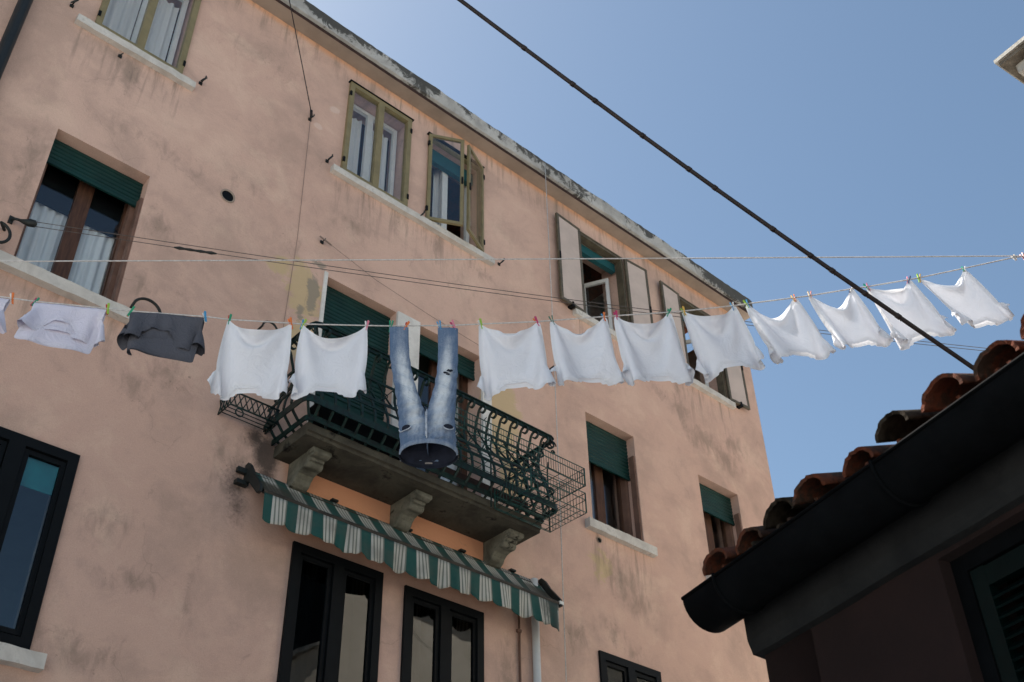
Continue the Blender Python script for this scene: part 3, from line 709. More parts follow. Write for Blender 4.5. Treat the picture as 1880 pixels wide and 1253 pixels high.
hollow(mb, 4.46, 5.42, 7.40, 7.68, SZ1+.005, 7.62); obj('tub', mb, M['gutter'], box)
mb = MB(); mb.box(4.45, 5.43, 7.385, 7.399, 7.55, 7.63); obj('rim', mb, M['roller'], box)
mb = MB(); mb.box(4.48, 5.40, 7.42, 7.66, 7.53, 7.57); obj('soil', mb, M['rust'], box)

pot = thing('pot_holder', (3.83, 7.86, 7.4), 'small iron lattice pot holder fixed to the wall left of the balcony', 'pot holder')
mb = MB(); x0, x1, y0, z0, z1 = 3.72, 4.22, 7.78, 7.40, 7.55
for z in (z0, z1): mb.tube([(x0, FY, z), (x0, y0, z), (x1, y0, z), (x1, FY, z)], .009, 6)
for i in range(8):
    a = x0+(x1-x0)*i/8; b = x0+(x1-x0)*(i+1)/8
    mb.tube([(a, y0, z0), (b, y0, z1)], .006, 5); mb.tube([(b, y0, z0), (a, y0, z1)], .006, 5)
for i in range(4):
    a = y0+(FY-y0)*i/4; b = y0+(FY-y0)*(i+1)/4
    for x in (x0, x1): mb.tube([(x, a, z0), (x, b, z1)], .006, 5); mb.tube([(x, b, z0), (x, a, z1)], .006, 5)
    mb.tube([(x0, a, z0), (x1, a, z0)], .005, 5)
mb.tube([(x0+.1+.04*math.cos(R(30*k)), y0, z0-.05+.04*math.sin(R(30*k))) for k in range(13)], .007, 6)
obj('lattice', mb, M['green_iron'], pot)

# ------------------------------------------------------------------ awning
awn = thing('awning', (5.9, 7.9, 6.5), 'green and cream striped awning with a scalloped valance under the balcony', 'awning')
AX0, AX1 = 4.14, 7.71; P = .268
mb = MB(); rows = []
for k in range(9):
    t_ = k/8; row = []
    for i in range(91):
        x = AX0+(AX1-AX0)*i/90
        row.append((x, FY-.02-.27*t_, 6.955-.335*t_-.012*math.sin(math.pi*t_)*(1+.5*math.sin(x*5.3)) + (.008*math.sin(x*9)*t_)))
    rows.append(row)
mb.grid(rows); ob = obj('canopy', mb, M['awn_top'], awn)
ob.modifiers.new('s', 'SOLIDIFY').thickness = .004
mb = MB(); rows = []; N = 27*14
for k in range(8):
    t_ = k/7; row = []
    for i in range(N+1):
        x = AX0-.01+(AX1-AX0+.02)*i/N
        u = ((x-4.10)/P) % 1.0
        sc = .235+.055*math.sqrt(max(0, 1-((u-.5)/.5)**2)) - .012*math.sin(3*x)
        wv = (.022*math.sin(2*math.pi*(x-4.1)/P*.5+.7*math.sin(3*x))+.010*math.sin(17*x+2)+.012*math.sin(41*x+3*math.sin(5*x)))*t_
        row.append((x, FY-.318-wv-.012*t_, 6.592-sc*t_))
    rows.append(row)
mb.grid(rows); ob = obj('valance', mb, M['awn_val'], awn); ob.modifiers.new('s', 'SOLIDIFY').thickness = .003
mb = MB(); mb.box(AX0-.02, AX1+.02, FY-.32, FY-.288, 6.592, 6.622); mb.tube([(AX0-.02, FY-.305, 6.615), (AX1+.02, FY-.305, 6.615)], .017, 8); obj('front_bar', mb, M['awn_bar'], awn)
mb = MB(); mb.tube([(AX0-.03, FY-.04, 6.885), (AX1+.03, FY-.04, 6.885)], .028, 12); obj('roller', mb, M['awn_bar'], awn)
for x, s_ in ((AX0-.04, -1), (AX1+.03, 1)):
    mb = MB(); a, b = sorted((x, x+s_*.03)); mb.prism([(0, 6.80), (0, 6.99), (.05, 7.0), (.10, 6.95), (.17, 6.84), (.32, 6.66), (.33, 6.58), (.28, 6.58), (.10, 6.78)], a, b, lambda p, q, d: (d, FY-p, q))
    a, b = sorted((x, x+s_*.12)); mb.box(a, b, FY-.06, FY, 6.76, 6.80); mb.box(a, b, FY-.05, FY-.01, 6.88, 6.93)
    obj('bracket', mb, M['iron'], awn)
mb = MB()
for x in (5.0, 5.9, 6.6, 7.3): mb.box(x, x+.07, FY-.05, FY-.0, 6.958, 6.978)
obj('clips', mb, M['iron'], awn)
mb = MB(); mb.box(AX1+.022, AX1+.075, FY-.33, FY-.29, 6.6, 6.635); obj('end_cap', mb, M['white_paint'], awn)

# ================================================================== cloth lines
LP = Vector((1.31855, 5.61182, 0)); LE = Vector((.778057, -.628194, 0)); LN = Vector((-.628194, -.778057, 0))
def L3(s, z, t=0): p = LP+LE*s+LN*t; return (p.x, p.y, z)
LINE = [(-3.8, 6.55), (-1.2, 6.13), (-.5, 6.0), (-.198, 5.942), (.006, 5.912), (.456, 5.866), (.581, 5.852), (1.037, 5.82), (1.175, 5.802), (1.541, 5.783), (1.612, 5.779), (1.994, 5.777), (2.13, 5.777), (2.515, 5.792), (2.673, 5.806), (3.02, 5.834), (3.107, 5.845), (3.43, 5.884), (3.504, 5.893), (3.832, 5.929), (3.927, 5.942), (4.246, 5.993), (4.335, 6.012), (4.645, 6.07), (4.749, 6.09), (5.03, 6.155), (5.135, 6.176), (5.422, 6.244), (5.494, 6.262), (5.818, 6.354), (6.186, 6.462), (6.5, 6.51), (9.0, 6.62), (10.3, 6.68)]
def lz(s):
    for (a, p), (b, q) in zip(LINE, LINE[1:]):
        if a <= s <= b: return p+(q-p)*(s-a)/(b-a)
    return LINE[-1][1]
mb = MB(); mb.tube([L3(s, z) for s, z in LINE], .0042, 6); lo = obj('clothes_line', mb, M['rope'], None, L3(-3.8, 6.55))
tag(lo, 'sagging rope clothes line carrying the row of washing across the alley', 'clothes line')
mb = MB(); mb.tube([L3(s, 6.238+(6.491-6.238)*(s+.275)/6.481-.02*math.sin(math.pi*(s+3.8)/14), .0) for s in np.linspace(-3.8, 10.3, 50)], .0042, 6)
tag(obj('clothes_line', mb, M['rope'], None, L3(-3.8, 6.1)), 'taut empty rope running level above the row of washing', 'clothes line')
for dz, dn in ((.045, .0), (-.045, .0)):
    A = Vector((1.645, 7.88, 8.425+dz*.6)); B = Vector((10.6, 2.84, 8.48+dz*.4)); dl = Vector((dn, dn, 0))
    mb = MB(); mb.tube([A.lerp(B, i/30)+dl-Vector((0, 0, .10*math.sin(math.pi*i/30))) for i in range(31)], .0034, 5)
    o = obj('clothes_line', mb, M['wire'], None, A); tag(o, 'thin empty wire from the wall pulley, the upper of the pair' if dz > 0 else 'thin empty wire from the wall pulley, the lower of the pair with a turnbuckle', 'clothes line')
    if dz < 0:
        q = lambda f: A.lerp(B, f)+dl-Vector((0, 0, .10*math.sin(math.pi*f)))
        m2 = MB(); m2.tube([q(.118+.036*i/8) for i in range(9)], [.006, .016, .010, .013, .010, .014, .010, .016, .006], 8); m2.v = [tuple(v) for v in m2.v]
        me_ = obj('turnbuckle', m2, M['iron'], o)
# cords on the facade
mb = MB(); mb.tube([(7.94, FY-.25, 13.55), (7.93, FY-.25, 11), (7.90, FY-.24, 8), (7.85, FY-.22, 4.5)], .006, 5); tag(obj('cord', mb, M['rope'], None, (7.94, FY-.25, 13.55)), 'long pale cord hanging straight down from the cornice past the balcony', 'cord')
mb = MB(); mb.tube([(3.56, FY-.24, 13.5), (3.98, FY-.13, 12.45), (4.22, FY-.04, 11.92)], .006, 6); mb.tube([(4.20, FY-.05, 11.98), (4.22, FY-.035, 11.88)], .017, 8); tag(obj('cable', mb, M['cable'], None, (4.22, FY-.04, 11.9)), 'short dark cable slanting from the cornice to a hook on the wall', 'cable')
mb = MB(); mb.tube([(4.225, FY-.012, 11.86), (4.27, FY-.012, 9.95), (4.25, FY-.012, 8.79), (4.25, FY-.02, 8.55)], .003, 5); tag(obj('cord', mb, M['thread'], None, (4.25, FY-.012, 8.6)), 'thin grey cord running down the wall left of the balcony doors', 'cord')
mb = MB(); mb.tube([(4.58, FY-.05, 10.1), (5.3, FY-.05, 9.92), (6.1, FY-.05, 9.82), (7.0, FY-.05, 9.75)], .003, 5); mb.tube([(4.52, FY-.05, 10.115), (4.68, FY-.05, 10.075)], .010, 6); tag(obj('cord', mb, M['thread'], None, (4.58, FY-.05, 10.1)), 'thin wire stretched along the wall above the balcony doors', 'cord')
# thick cable across the sky
A = Vector((2.50, 3.10, 7.35)); B = Vector((5.14, 1.84, 5.12)); D = B-A
pts = [A+D*f-Vector((0, 0, .05*math.sin(math.pi*min(max(f, 0), 1)))) for f in np.linspace(-1.6, 1.42, 80)]
cb = thing('overhead_cable', pts[0], 'thick black cable with clips crossing the sky diagonally down to the tiled roof', 'cable')
mb = MB(); mb.tube([p+Vector((0, 0, random.uniform(-.0008, .0008))) for p in pts], .0125, 10); obj('sheath', mb, M['cable'], cb)
for f in (.14, .24, .285, .38, .47, .52, .63, .70, .74, .80, .86):
    p = A+D*f-Vector((0, 0, .05*math.sin(math.pi*f))); dd = D.normalized(); mb = MB(); mb.tube([p-dd*.014, p+dd*.014], .0155, 8); q = p+Vector((.0, 0, random.choice((.024, -.024)))); mb.tube([p, q+dd*.012], .004, 5); obj('clip', mb, M['cable'], cb)

# ------------------------------------------------------------------ cloth simulation (position based)
def pattern(hw, L, sleeve, sw, neck_w, neck_d, h=.02, bend=.22):
    nu = int(round(sleeve/h)); nv = int(round(L/h)); nodes = {}; lst = []
    for lay in (0, 1):
        for j in range(nv+1):
            for i in range(-nu, nu+1):
                u, v = i*h, j*h
                inside = abs(u) <= hw+1e-6 or (v >= L-sw-1e-6 - max(0, abs(u)-hw)*.35 and v <= L-max(0, abs(u)-hw)*.45+1e-6)
                d = neck_d if lay == 0 else neck_d*.35
                if abs(u) < neck_w and v > L-d*math.sqrt(max(0, 1-(u/neck_w)**2))-1e-6: inside = False
                if inside: nodes[(lay, i, j)] = len(lst); lst.append((u, v, lay))
    faces = []
    for (lay, i, j) in nodes:
        q = [(lay, i, j), (lay, i+1, j), (lay, i+1, j+1), (lay, i, j+1)]
        if all(k in nodes for k in q): faces.append([nodes[k] for k in (q if lay == 0 else q[::-1])])
    cons = []
    for (lay, i, j), a in nodes.items():
        for di, dj, k in ((1, 0, 1), (0, 1, 1), (1, 1, .5), (1, -1, .5), (2, 0, bend), (0, 2, bend)):
            b = nodes.get((lay, i+di, j+dj))
            if b is not None: cons.append((a, b, h*math.hypot(di, dj), k))
    seams = []
    for (lay, i, j), a in nodes.items():
        if lay: continue
        b = nodes.get((1, i, j))
        if b is None: continue
        u, v = abs(i*h), j*h
        edge_u = (0, i+(1 if i >= 0 else -1), j) not in nodes
        edge_d = (0, i, j+1) not in nodes; under = (0, i, j-1) not in nodes and j > 0
        if (edge_u and v < L-sw) or (edge_d and u > neck_w) or (under and u > hw): cons.append((a, b, .001, 1)); seams.append((a, b))
    # greedy colouring into independent groups
    used = [set() for _ in lst]; groups = {}
    for c in sorted(cons, key=lambda c: (c[3], c[2])):
        k = 0
        while k in used[c[0]] or k in used[c[1]]: k += 1
        used[c[0]].add(k); used[c[1]].add(k); groups.setdefault(k, []).append(c)
    G = [(np.array([c[0] for c in g_]), np.array([c[1] for c in g_]), np.array([c[2] for c in g_], np.float32), np.array([c[3] for c in g_], np.float32)) for g_ in groups.values()]
    pairs = [(nodes[(0, i, j)], nodes[(1, i, j)]) for (lay, i, j) in nodes if lay == 0 and (1, i, j) in nodes]
    return np.array(lst, np.float32), faces, G, nodes, np.array(pairs)

def simulate(pos, pin, G, pairs, wind, steps=130, iters=15, seed=1, turb=2.5, scl=None):
    """pos (S,N,3) in (s,t,z); pin (N,) mask or (S,N); wind (S,3)"""
    r = np.random.default_rng(seed); S, N, _ = pos.shape
    scale = r.uniform(.95, 1.06, (S, 1)).astype(np.float32)
    if scl is not None: scale *= np.array(scl, np.float32)[:, None]
    inv = np.where(pin, 0., 1.).astype(np.float32); inv = np.broadcast_to(inv, (S, N)).copy()
    prev = pos.copy(); dt2 = (1/50)**2; P0 = pos.copy()
    kx = r.uniform(6, 14, (S, 3)); kz = r.uniform(4, 12, (S, 3)); ph = r.uniform(0, 6.28, (S, 3))
    for st in range(steps):
        acc = np.zeros_like(pos); acc[..., 2] = -4.0; acc += .42*wind[:, None, :]
        for q in range(3):
            acc[..., 1] += .42*turb*np.sin(kx[:, q:q+1]*pos[..., 0]+kz[:, q:q+1]*pos[..., 2]+ph[:, q:q+1]+st*.07*(q+1))
        if st > steps*.75: damp = .90
        else: damp = .975
        nxt = pos+(pos-prev)*damp+acc*dt2*inv[..., None]; prev = pos; pos = np.where(inv[..., None] > 0, nxt, P0)
        for _ in range(iters):
            for a, b, rest, k in G:
                d = pos[:, b]-pos[:, a]; l = np.sqrt((d*d).sum(-1))+1e-9
                wa, wb = inv[:, a], inv[:, b]; ws = wa+wb; ws[ws == 0] = 1
                c = (k*(l-rest*scale)/l/ws)[..., None]*d
                pos[:, a] += c*wa[..., None]; pos[:, b] -= c*wb[..., None]
            if pairs is not None:
                a, b = pairs[:, 0], pairs[:, 1]
                dlt = pos[:, a, 1]-pos[:, b, 1]-.003; c = np.where(dlt < 0, -dlt*.5, 0)
                pos[:, a, 1] += c*inv[:, a]; pos[:, b, 1] -= c*inv[:, b]
    return pos

def cloth_mesh(name, P, faces, mat, label, cat, group=None, sub=1):
    mb = MB(); W = [L3(p[0], p[2], p[1]) for p in P]; mb.add(W, faces, 0, True)
    c = np.array(W).mean(0); top = max(w_[2] for w_ in W)
    o = obj(name, mb, mat, None, (c[0], c[1], top), fixn=False, subsurf=sub)
    cnt = {}
    for f in faces:
        for a, b in zip(f, f[1:]+f[:1]): k = (min(a, b), max(a, b)); cnt[k] = cnt.get(k, 0)+1
    ed = np.zeros(len(P)); nb = {}
    for (a, b), q in cnt.items():
        nb.setdefault(a, []).append(b); nb.setdefault(b, []).append(a)
        if q == 1: ed[a] = ed[b] = 1
    e2 = ed.copy()
    for a, l in nb.items():
        if ed[a] == 0 and max(ed[b] for b in l) == 1: e2[a] = .8
    at = o.data.attributes.new('hem', 'FLOAT', 'POINT'); at.data.foreach_set('value', e2)
    return tag(o, label, cat, group)

# shirts hung upside down by the two corners of the hem
SH = [(1.175, 1.541, 'directly right of the charcoal tee'), (1.612, 1.990, 'directly left of the blue jeans'), (2.676, 3.016, 'directly right of the blue jeans'), (3.110, 3.428, 'second right of the jeans, beside the pale cord'),
      (3.506, 3.830, 'covering the lower right of the window with folded back leaves'), (3.929, 4.244, 'hiding the left part of the last top floor window'), (4.337, 4.643, 'overlapping the end of the cornice'),
      (4.751, 5.026, 'left of where the black cable crosses, against the sky'), (5.137, 5.420, 'crossed by the thick black cable'), (5.496, 5.816, 'rightmost on the line, blown highest')]
uv, faces, G, nodes, pairs = pattern(.224, .448, .304, .16, .085, .06, .016, .05)
S = len(SH); N = len(uv); pos = np.zeros((S, N, 3), np.float32); HWP = .216
for k, (a, b, _) in enumerate(SH):
    za, zb = lz(a), lz(b); f = (uv[:, 0]/HWP+1)/2
    pos[k, :, 0] = a+(b-a)*f
    cl = np.clip(f, 0, 1)
    pos[k, :, 2] = za+(zb-za)*f-uv[:, 1]-.0-.10*(1-(2*cl-1)**2)*(1-uv[:, 1]*1.2)-.012
    pos[k, :, 1] = np.where(uv[:, 2] == 0, .012, -.012)+rng.normal(0, .002, N)+.015*np.sin(uv[:, 0]*30+k)*np.cos(uv[:, 1]*9+k)
pin = np.zeros((S, N), bool)
PI_ = (12, 13, 11, 11, 11, 11, 11, 11, 11, 12)
for k, (a, b, _) in enumerate(SH):   # pinned near the corners, gathered under the pegs
    for lay in (0, 1):
        p_ = min(13, PI_[k]+(1 if lay == 0 else 0))
        for i in (-p_-1, -p_, p_, p_+1):
            q = nodes[(lay, i, 0)]; s_ = a if i < 0 else b
            pin[k, q] = True
            pos[k, q] = (s_+(.008 if abs(i) > p_ else -.007)*(1 if i > 0 else -1), .004 if lay == 0 else -.004, lz(s_)-.010)
wind = np.array([[-.3, .3, 0], [-.2, .5, 0], [.5, .2, 0], [.7, .4, 0], [1.0, .3, 0], [1.6, .5, 0], [1.9, .8, 0], [2.1, .9, 0], [2.4, .7, 0], [3.4, 1.0, .3]], np.float32)
P_ = simulate(pos, pin, G, pairs, wind, seed=6, turb=1.3, scl=[1, 1, 1, .97, .97, .96, .93, .90, .90, .92])
shirts = []
for k, (a, b, txt) in enumerate(SH):
    shirts.append(cloth_mesh('shirt', P_[k], faces, M['shirt'], 'upside down white shirt, '+txt, 'shirt', 'white shirts hung upside down by the hem'))

# tees folded over the line
uv2, faces2, G2, nodes2, pairs2 = pattern(.23, .60, .35, .19, .10, .09)
FV = .34
FT = [(-.60, -.123), (.006, .456), (.581, 1.037)]
S = 3; N = len(uv2); pos = np.zeros((S, N, 3), np.float32)
for k, (a, b) in enumerate(FT):
    f = (uv2[:, 0]/.23+1)/2; s_ = a+(b-a)*f
    zl = np.array([lz(x) for x in s_]); dv = uv2[:, 1]-FV
    pos[k, :, 0] = s_; pos[k, :, 2] = zl-np.abs(dv)-.004
    pos[k, :, 1] = np.where(dv > 0, .016, -.016)*np.minimum(1, np.abs(dv)/.03)+np.where(uv2[:, 2] == 0, 1, -1)*np.where(dv > 0, .005, -.005)+rng.normal(0, .002, N)
pin2 = np.abs(uv2[:, 1]-FV) < .005
pin2 &= np.abs(uv2[:, 0]) <= .231
front = uv2[:, 1] > FV
pr = []
for a, b in pairs2:   # outer layer is the one facing out on each side
    pr.append((a, b) if front[a] else (b, a))
wind2 = np.array([[.3, .2, 0], [-.6, .5, 0], [.2, .4, 0]], np.float32)
P2_ = simulate(pos, pin2, G2, np.array(pr), wind2, seed=9, steps=90, turb=2.2)
cloth_mesh('shirt', P2_[0], faces2, M['shirt_lilac'], 'white garment folded over the line, cut by the left edge', 'shirt')
cloth_mesh('shirt', P2_[1], faces2, M['shirt_lilac'], 'lilac white tee folded over the line, left of the charcoal tee', 'shirt')
cloth_mesh('shirt', P2_[2], faces2, M['tee'], 'charcoal grey tee folded over the line, the only dark shirt', 'shirt')

# ------------------------------------------------------------------ jeans
def build_jeans():
    root = thing('jeans', L3(2.33, 5.77), 'faded blue jeans hung upside down by the leg hems', 'jeans')
    rows_px = [(601, 715, 750, 803.5, 841), (630, 715.2, 750.5, 804, 841), (660, 716, 752, 804, 841), (690, 720, 757, 801.5, 840), (715, 724, 763, 797, 838.5), (740, 728, 772, 789.5, 837.5), (757, 730.5, 778.5, 785, 836), (775, 731.5, 782, 783, 835.5), (800, 733, 783, 783, 837), (818, 734.5, 784, 784, 838), (830, 736, 785, 785, 838)]
    def sp(x, y):
        f = (y-600)/240; return (2.127+(x-715)*.003264)*(1-f)+(2.247+(x-740)*.00298)*f
    def zz(y): return 5.770-(y-600)*.00381
    rr = random.Random(2)
    dep = [.010, .013, .017, .021, .026, .031, .036, .042, .052, .060, .066]
    for side in (0, 1):
        mb = MB(); n = 36; grid = []; fade = []
        # resample rows finely
        fine = []
        for i in range(len(rows_px)-1):
            for k in range(6):
                t_ = k/6; fine.append(([p+(q-p)*t_ for p, q in zip(rows_px[i], rows_px[i+1])], dep[i]+(dep[i+1]-dep[i])*t_))
        fine.append((rows_px[-1], dep[-1]))
        for ri, (rw, d) in enumerate(fine):
            y = rw[0]; a, b = (sp(rw[1], y), sp(rw[2], y)) if side == 0 else (sp(rw[3], y), sp(rw[4], y))
            hip = max(0, min(1, (y-757)/25)); row = []
            cx, hw = (a+b)/2, (b-a)/2
            hx = (sp(rw[1], y)+sp(rw[4], y))/2; HW = (sp(rw[4], y)-sp(rw[1], y))/2
            for k in range(n+1):
                th = 2*math.pi*k/n
                # leg tube blending into its half of the hip ellipse
                c_, s_ = math.cos(th), math.sin(th)
                lx, lt = cx+hw*c_, d*math.copysign(abs(s_)**.7, s_)
                ix = cx+hw*c_; e = max(-1, min(1, (ix-hx)/HW)); ht = d*math.sqrt(max(0, 1-e*e))*(1 if s_ > 0 else -1 if s_ < 0 else 0)
                t__ = lt*(1-hip)+ht*hip
                wr = .007*math.sin(y*.42+2.2*c_+1.7*math.sin(y*.11+side))*math.exp(-((y-772)/26)**2)+.0055*math.sin(y*.27-3.1*c_+side)*math.exp(-((y-700)/45)**2)+.0035*math.sin(23*th+y*.21+side)*min(1, (y-600)/90)+.004*math.sin(y*.33+3*c_+side*2)*max(0, (y-640)/190)+.004*math.sin(y*.6+6*c_)*max(0, (y-770)/60)
                zo = max(0, min(1, (y-785)/45)); row.append(L3(lx+wr*.5, zz(y)+zo*(.035*max(0, s_)-.03*max(0, -s_))*(1 if abs(s_) > 0 else 0), t__+wr*(1 if s_ > 0 else -1)))
                cen = math.exp(-((c_+(.1 if side else -.15))/.55)**2)*(1 if s_ > 0 else .3)
                vert = math.exp(-((y-715)/75)**2)*.95+.25*math.exp(-((y-790)/25)**2)
                fade.append(.16+.95*cen*vert)
            grid.append(row)
        mb.grid(grid)
        o = obj('leg', mb, M['denim'], root, fixn=False, subsurf=1)
        at = o.data.attributes.new('fade', 'FLOAT', 'POINT'); at.data.foreach_set('value', fade)
    # waistband: a tilted ring whose front rides higher, dark inside
    y = 830; hx, HW = (sp(736, y)+sp(838, y))/2, (sp(838, y)-sp(736, y))/2
    def ringp(th, up_, sc=1.0): 
        c_, s_ = math.cos(th), math.sin(th); return L3(hx+HW*1.01*sc*c_, zz(830)-up_+.035*max(0, s_)-.03*max(0, -s_), .070*sc*s_)
    n = 24
    for a0, nm, mt in ((0, 'waistband', 'denim'), (180, 'back_waistband', 'navy')):
        hgt = .020 if nm == 'waistband' else .034
        o_ = MB(); o_.grid([[ringp(R(a0+180*k/n), u, sc) for k in range(n+1)] for u, sc in ((-.006, 1.0), (.0, 1.05), (hgt, 1.06), (hgt+.004, 1.0))])
        wb = obj(nm, o_, M[mt], root)
        if mt == 'denim': at = wb.data.attributes.new('fade', 'FLOAT', 'POINT'); at.data.foreach_set('value', [.35]*len(wb.data.vertices))
    n = 48
    i_ = MB(); i_.grid([[ringp(2*math.pi*k/n, u, sc) for k in range(n+1)] for u, sc in ((.022, .99), (.015, .93), (-.004, .88), (-.05, .55))]); 
    i_.add([ringp(2*math.pi*k/n, -.05, .55) for k in range(n)], [tuple(range(n))])
    obj('lining', i_, M['navy'], root)
    m_ = MB(); p = [ringp(R(a), u, .90) for u in (.012, -.004) for a in (262, 279)]; m_.quad(p[0], p[1], p[3], p[2]); obj('label_patch', m_, M['tag'], root)
    # pockets, fly, tears
    def patch(pts, t, mat, name, th=.004):
        mb = MB(); mb.prism(pts, t, t+th, lambda a, b, d: L3(sp(a, b), zz(b), d)); return obj(name, mb, mat, root)
    def hipd(x, y):
        e = (sp(x, y)-hx)/HW; return .063*math.sqrt(max(0, 1-e*e))
    for cxp, w_ in ((744, 10), (823, 9)):
        sgn = -1 if cxp < 780 else 1
        pts = [(cxp+w_*math.cos(R(a))*1.0, 796+4.2*math.sin(R(a))+ -sgn*w_*math.cos(R(a))*.10) for a in range(0, 360, 30)]
        mb = MB(); v = [L3(sp(a, b), zz(b), hipd(a, b)+.013) for a, b in pts]; mb.add(v, [tuple(range(len(v)))]); obj('pocket', mb, M['navy'], root)
        mb = MB(); mb.tube([L3(sp(cxp+w_*1.1*math.cos(R(a)), 0*a+795), zz(796+5.5*math.sin(R(a))), hipd(cxp+w_*math.cos(R(a)), 796)+.015) for a in range(0, 181, 20)], .0035, 5); obj('pocket_seam', mb, M['stitch'], root)
    mb = MB(); mb.tube([L3(sp(783.5, y_), zz(y_), .068-.022*max(0, (785-y_)/30)) for y_ in range(766, 822, 4)], .0035, 5); mb.tube([L3(sp(783.5-2.2, y_), zz(y_), .067-.022*max(0, (785-y_)/30)) for y_ in range(770, 818, 4)], .0025, 5); obj('fly_seam', mb, M['stitch'], root)
    for (cx_, cy_, w_, h_, sd_) in ((826, 688, 6, 2.6, 1), (818, 692, 4.6, 2.2, 2), (823, 695, 4, 1.8, 3)):
        r_ = random.Random(sd_); pts = [(cx_+w_*math.cos(R(a))*r_.uniform(.7, 1.2), cy_+h_*math.sin(R(a))*r_.uniform(.6, 1.3)) for a in range(0, 360, 30)]
        mb = MB(); v = [L3(sp(a, b), zz(b), .0245) for a, b in pts]; mb.add(v, [tuple(range(len(v)))]); obj('tear', mb, M['navy'], root)
build_jeans()

# ------------------------------------------------------------------ pegs
PC = {'white': (.72, .72, .70), 'orange': (.75, .20, .05), 'magenta': (.50, .04, .14), 'green': (.01, .27, .14), 'lime': (.30, .50, .06), 'red': (.50, .05, .04), 'blue': (.05, .28, .52), 'pink': (.70, .22, .30), 'darkgreen': (.01, .13, .08), 'yellow': (.75, .45, .08), 'navy': (.04, .06, .2), 'cream': (.70, .58, .42), 'salmon': (.75, .32, .26)}
PM = {k: simple('peg_plastic_'+k, v, .4, .06, 20, 0, spec=.4) for k, v in PC.items()}
def peg_arm(s):
    mb = MB(); mb.prism([(.0, .034), (.006, .034), (.0045, .012), (.0055, .0), (.0035, -.012), (.0045, -.030), (.001, -.030), (.001, -.004)], -.0055, .0055, lambda a, b, d: (d, s*(a+.0012+.0*b+max(0, b)*.12), b))
    return mb
ARM = [peg_arm(1), peg_arm(-1)]
spring = MB(); spring.tube([(.0075*(-1+2*i/24), .0055*math.cos(i*1.3), .002+.0055*math.sin(i*1.3)) for i in range(25)], .0011, 5)
first = None
def peg(s, c1, c2, label, tilt=0, roll=0, dz=0):
    global first
    loc = Vector(L3(s, lz(s)-.006+dz, 0))
    if first is None:
        root = thing('clothes_peg', loc, label, 'clothes peg', 'plastic clothes pegs on the line')
        arms = []
        for mb in ARM:
            me = bpy.data.meshes.new('arm'); me.from_pydata(mb.v, [], mb.f); me.materials.append(PM[c1]); a = bpy.data.objects.new('arm', me); COL.objects.link(a); a.parent = root; arms.append(a)
        me = bpy.data.meshes.new('spring'); me.from_pydata(spring.v, [], spring.f); me.materials.append(M['steel']); sp_ = bpy.data.objects.new('spring', me); COL.objects.link(sp_); sp_.parent = root
        first = (root, arms, sp_)
    else:
        root = first[0].copy(); COL.objects.link(root); root.location = loc; root['label'] = label
        arms = []
        for a in first[1]: q = a.copy(); COL.objects.link(q); q.parent = root; arms.append(q)
        q = first[2].copy(); COL.objects.link(q); q.parent = root
    for a, c in zip(arms, (c1, c2)): a.material_slots[0].link = 'OBJECT'; a.material_slots[0].material = PM[c]
    ang = math.atan2(LE.y, LE.x)
    root.rotation_euler = (roll, tilt, ang+R(55)+random.uniform(-.5, .5)); root.scale = (1.15, 1.15, 1.15)
PEGS = [(-.123, 'white', 'orange', 'orange and white peg at the right corner of the garment cut by the left edge'), (.012, 'magenta', 'green', 'magenta and green peg at the left end of the lilac white tee'), (.450, 'red', 'lime', 'red and lime peg at the right end of the lilac white tee'),
 (.587, 'orange', 'green', 'orange and green peg at the left end of the charcoal tee'), (1.03, 'white', 'blue', 'white and blue peg at the right end of the charcoal tee'),
 (1.175, 'red', 'green', 'red and green peg on the left corner of the first upside down shirt'), (1.541, 'orange', 'orange', 'orange peg on the right corner of the first upside down shirt'),
 (1.612, 'blue', 'lime', 'blue and lime peg on the left corner of the shirt beside the jeans'), (1.990, 'white', 'pink', 'white and pink peg just left of the jeans'),
 (2.135, 'green', 'green', 'green peg on the outer edge of the left jeans leg'), (2.225, 'red', 'orange', 'red orange peg on the inner edge of the left jeans leg'), (2.428, 'blue', 'blue', 'blue peg on the inner edge of the right jeans leg'), (2.512, 'magenta', 'pink', 'magenta peg on the outer edge of the right jeans leg'),
 (2.676, 'white', 'lime', 'white and lime peg on the first corner right of the jeans'), (3.016, 'orange', 'magenta', 'orange and magenta peg right of the jeans'),
 (3.110, 'darkgreen', 'darkgreen', 'dark green peg beside the pale hanging cord'), (3.428, 'blue', 'orange', 'blue and orange peg on the right corner of the shirt by the pale cord'),
 (3.506, 'magenta', 'magenta', 'magenta peg below the open top floor window'), (3.830, 'green', 'green', 'green peg at the left leaf of the last top floor window'),
 (3.929, 'lime', 'yellow', 'lime and yellow peg left of the cornice end'), (4.244, 'blue', 'white', 'blue and white peg in front of the cornice end'),
 (4.337, 'lime', 'blue', 'lime and blue peg right at the cornice end'), (4.643, 'yellow', 'orange', 'yellow orange peg, first one wholly against the sky'),
 (4.751, 'cream', 'salmon', 'cream and salmon peg left of the black cable'), (5.026, 'navy', 'white', 'navy and white peg nearest the black cable'),
 (5.137, 'green', 'pink', 'green and pink peg right beside the black cable'), (5.420, 'pink', 'navy', 'pink and navy peg on the shirt crossed by the black cable'),
 (5.496, 'lime', 'yellow', 'lime and yellow peg on the left corner of the rightmost shirt'), (5.816, 'green', 'white', 'green and white peg on the right corner of the rightmost shirt'),
 (6.186, 'white', 'cream', 'white peg clipped upright where the two ropes meet, holding nothing'), (6.25, 'pink', 'salmon', 'pink peg at the right edge where the ropes meet, holding nothing')]
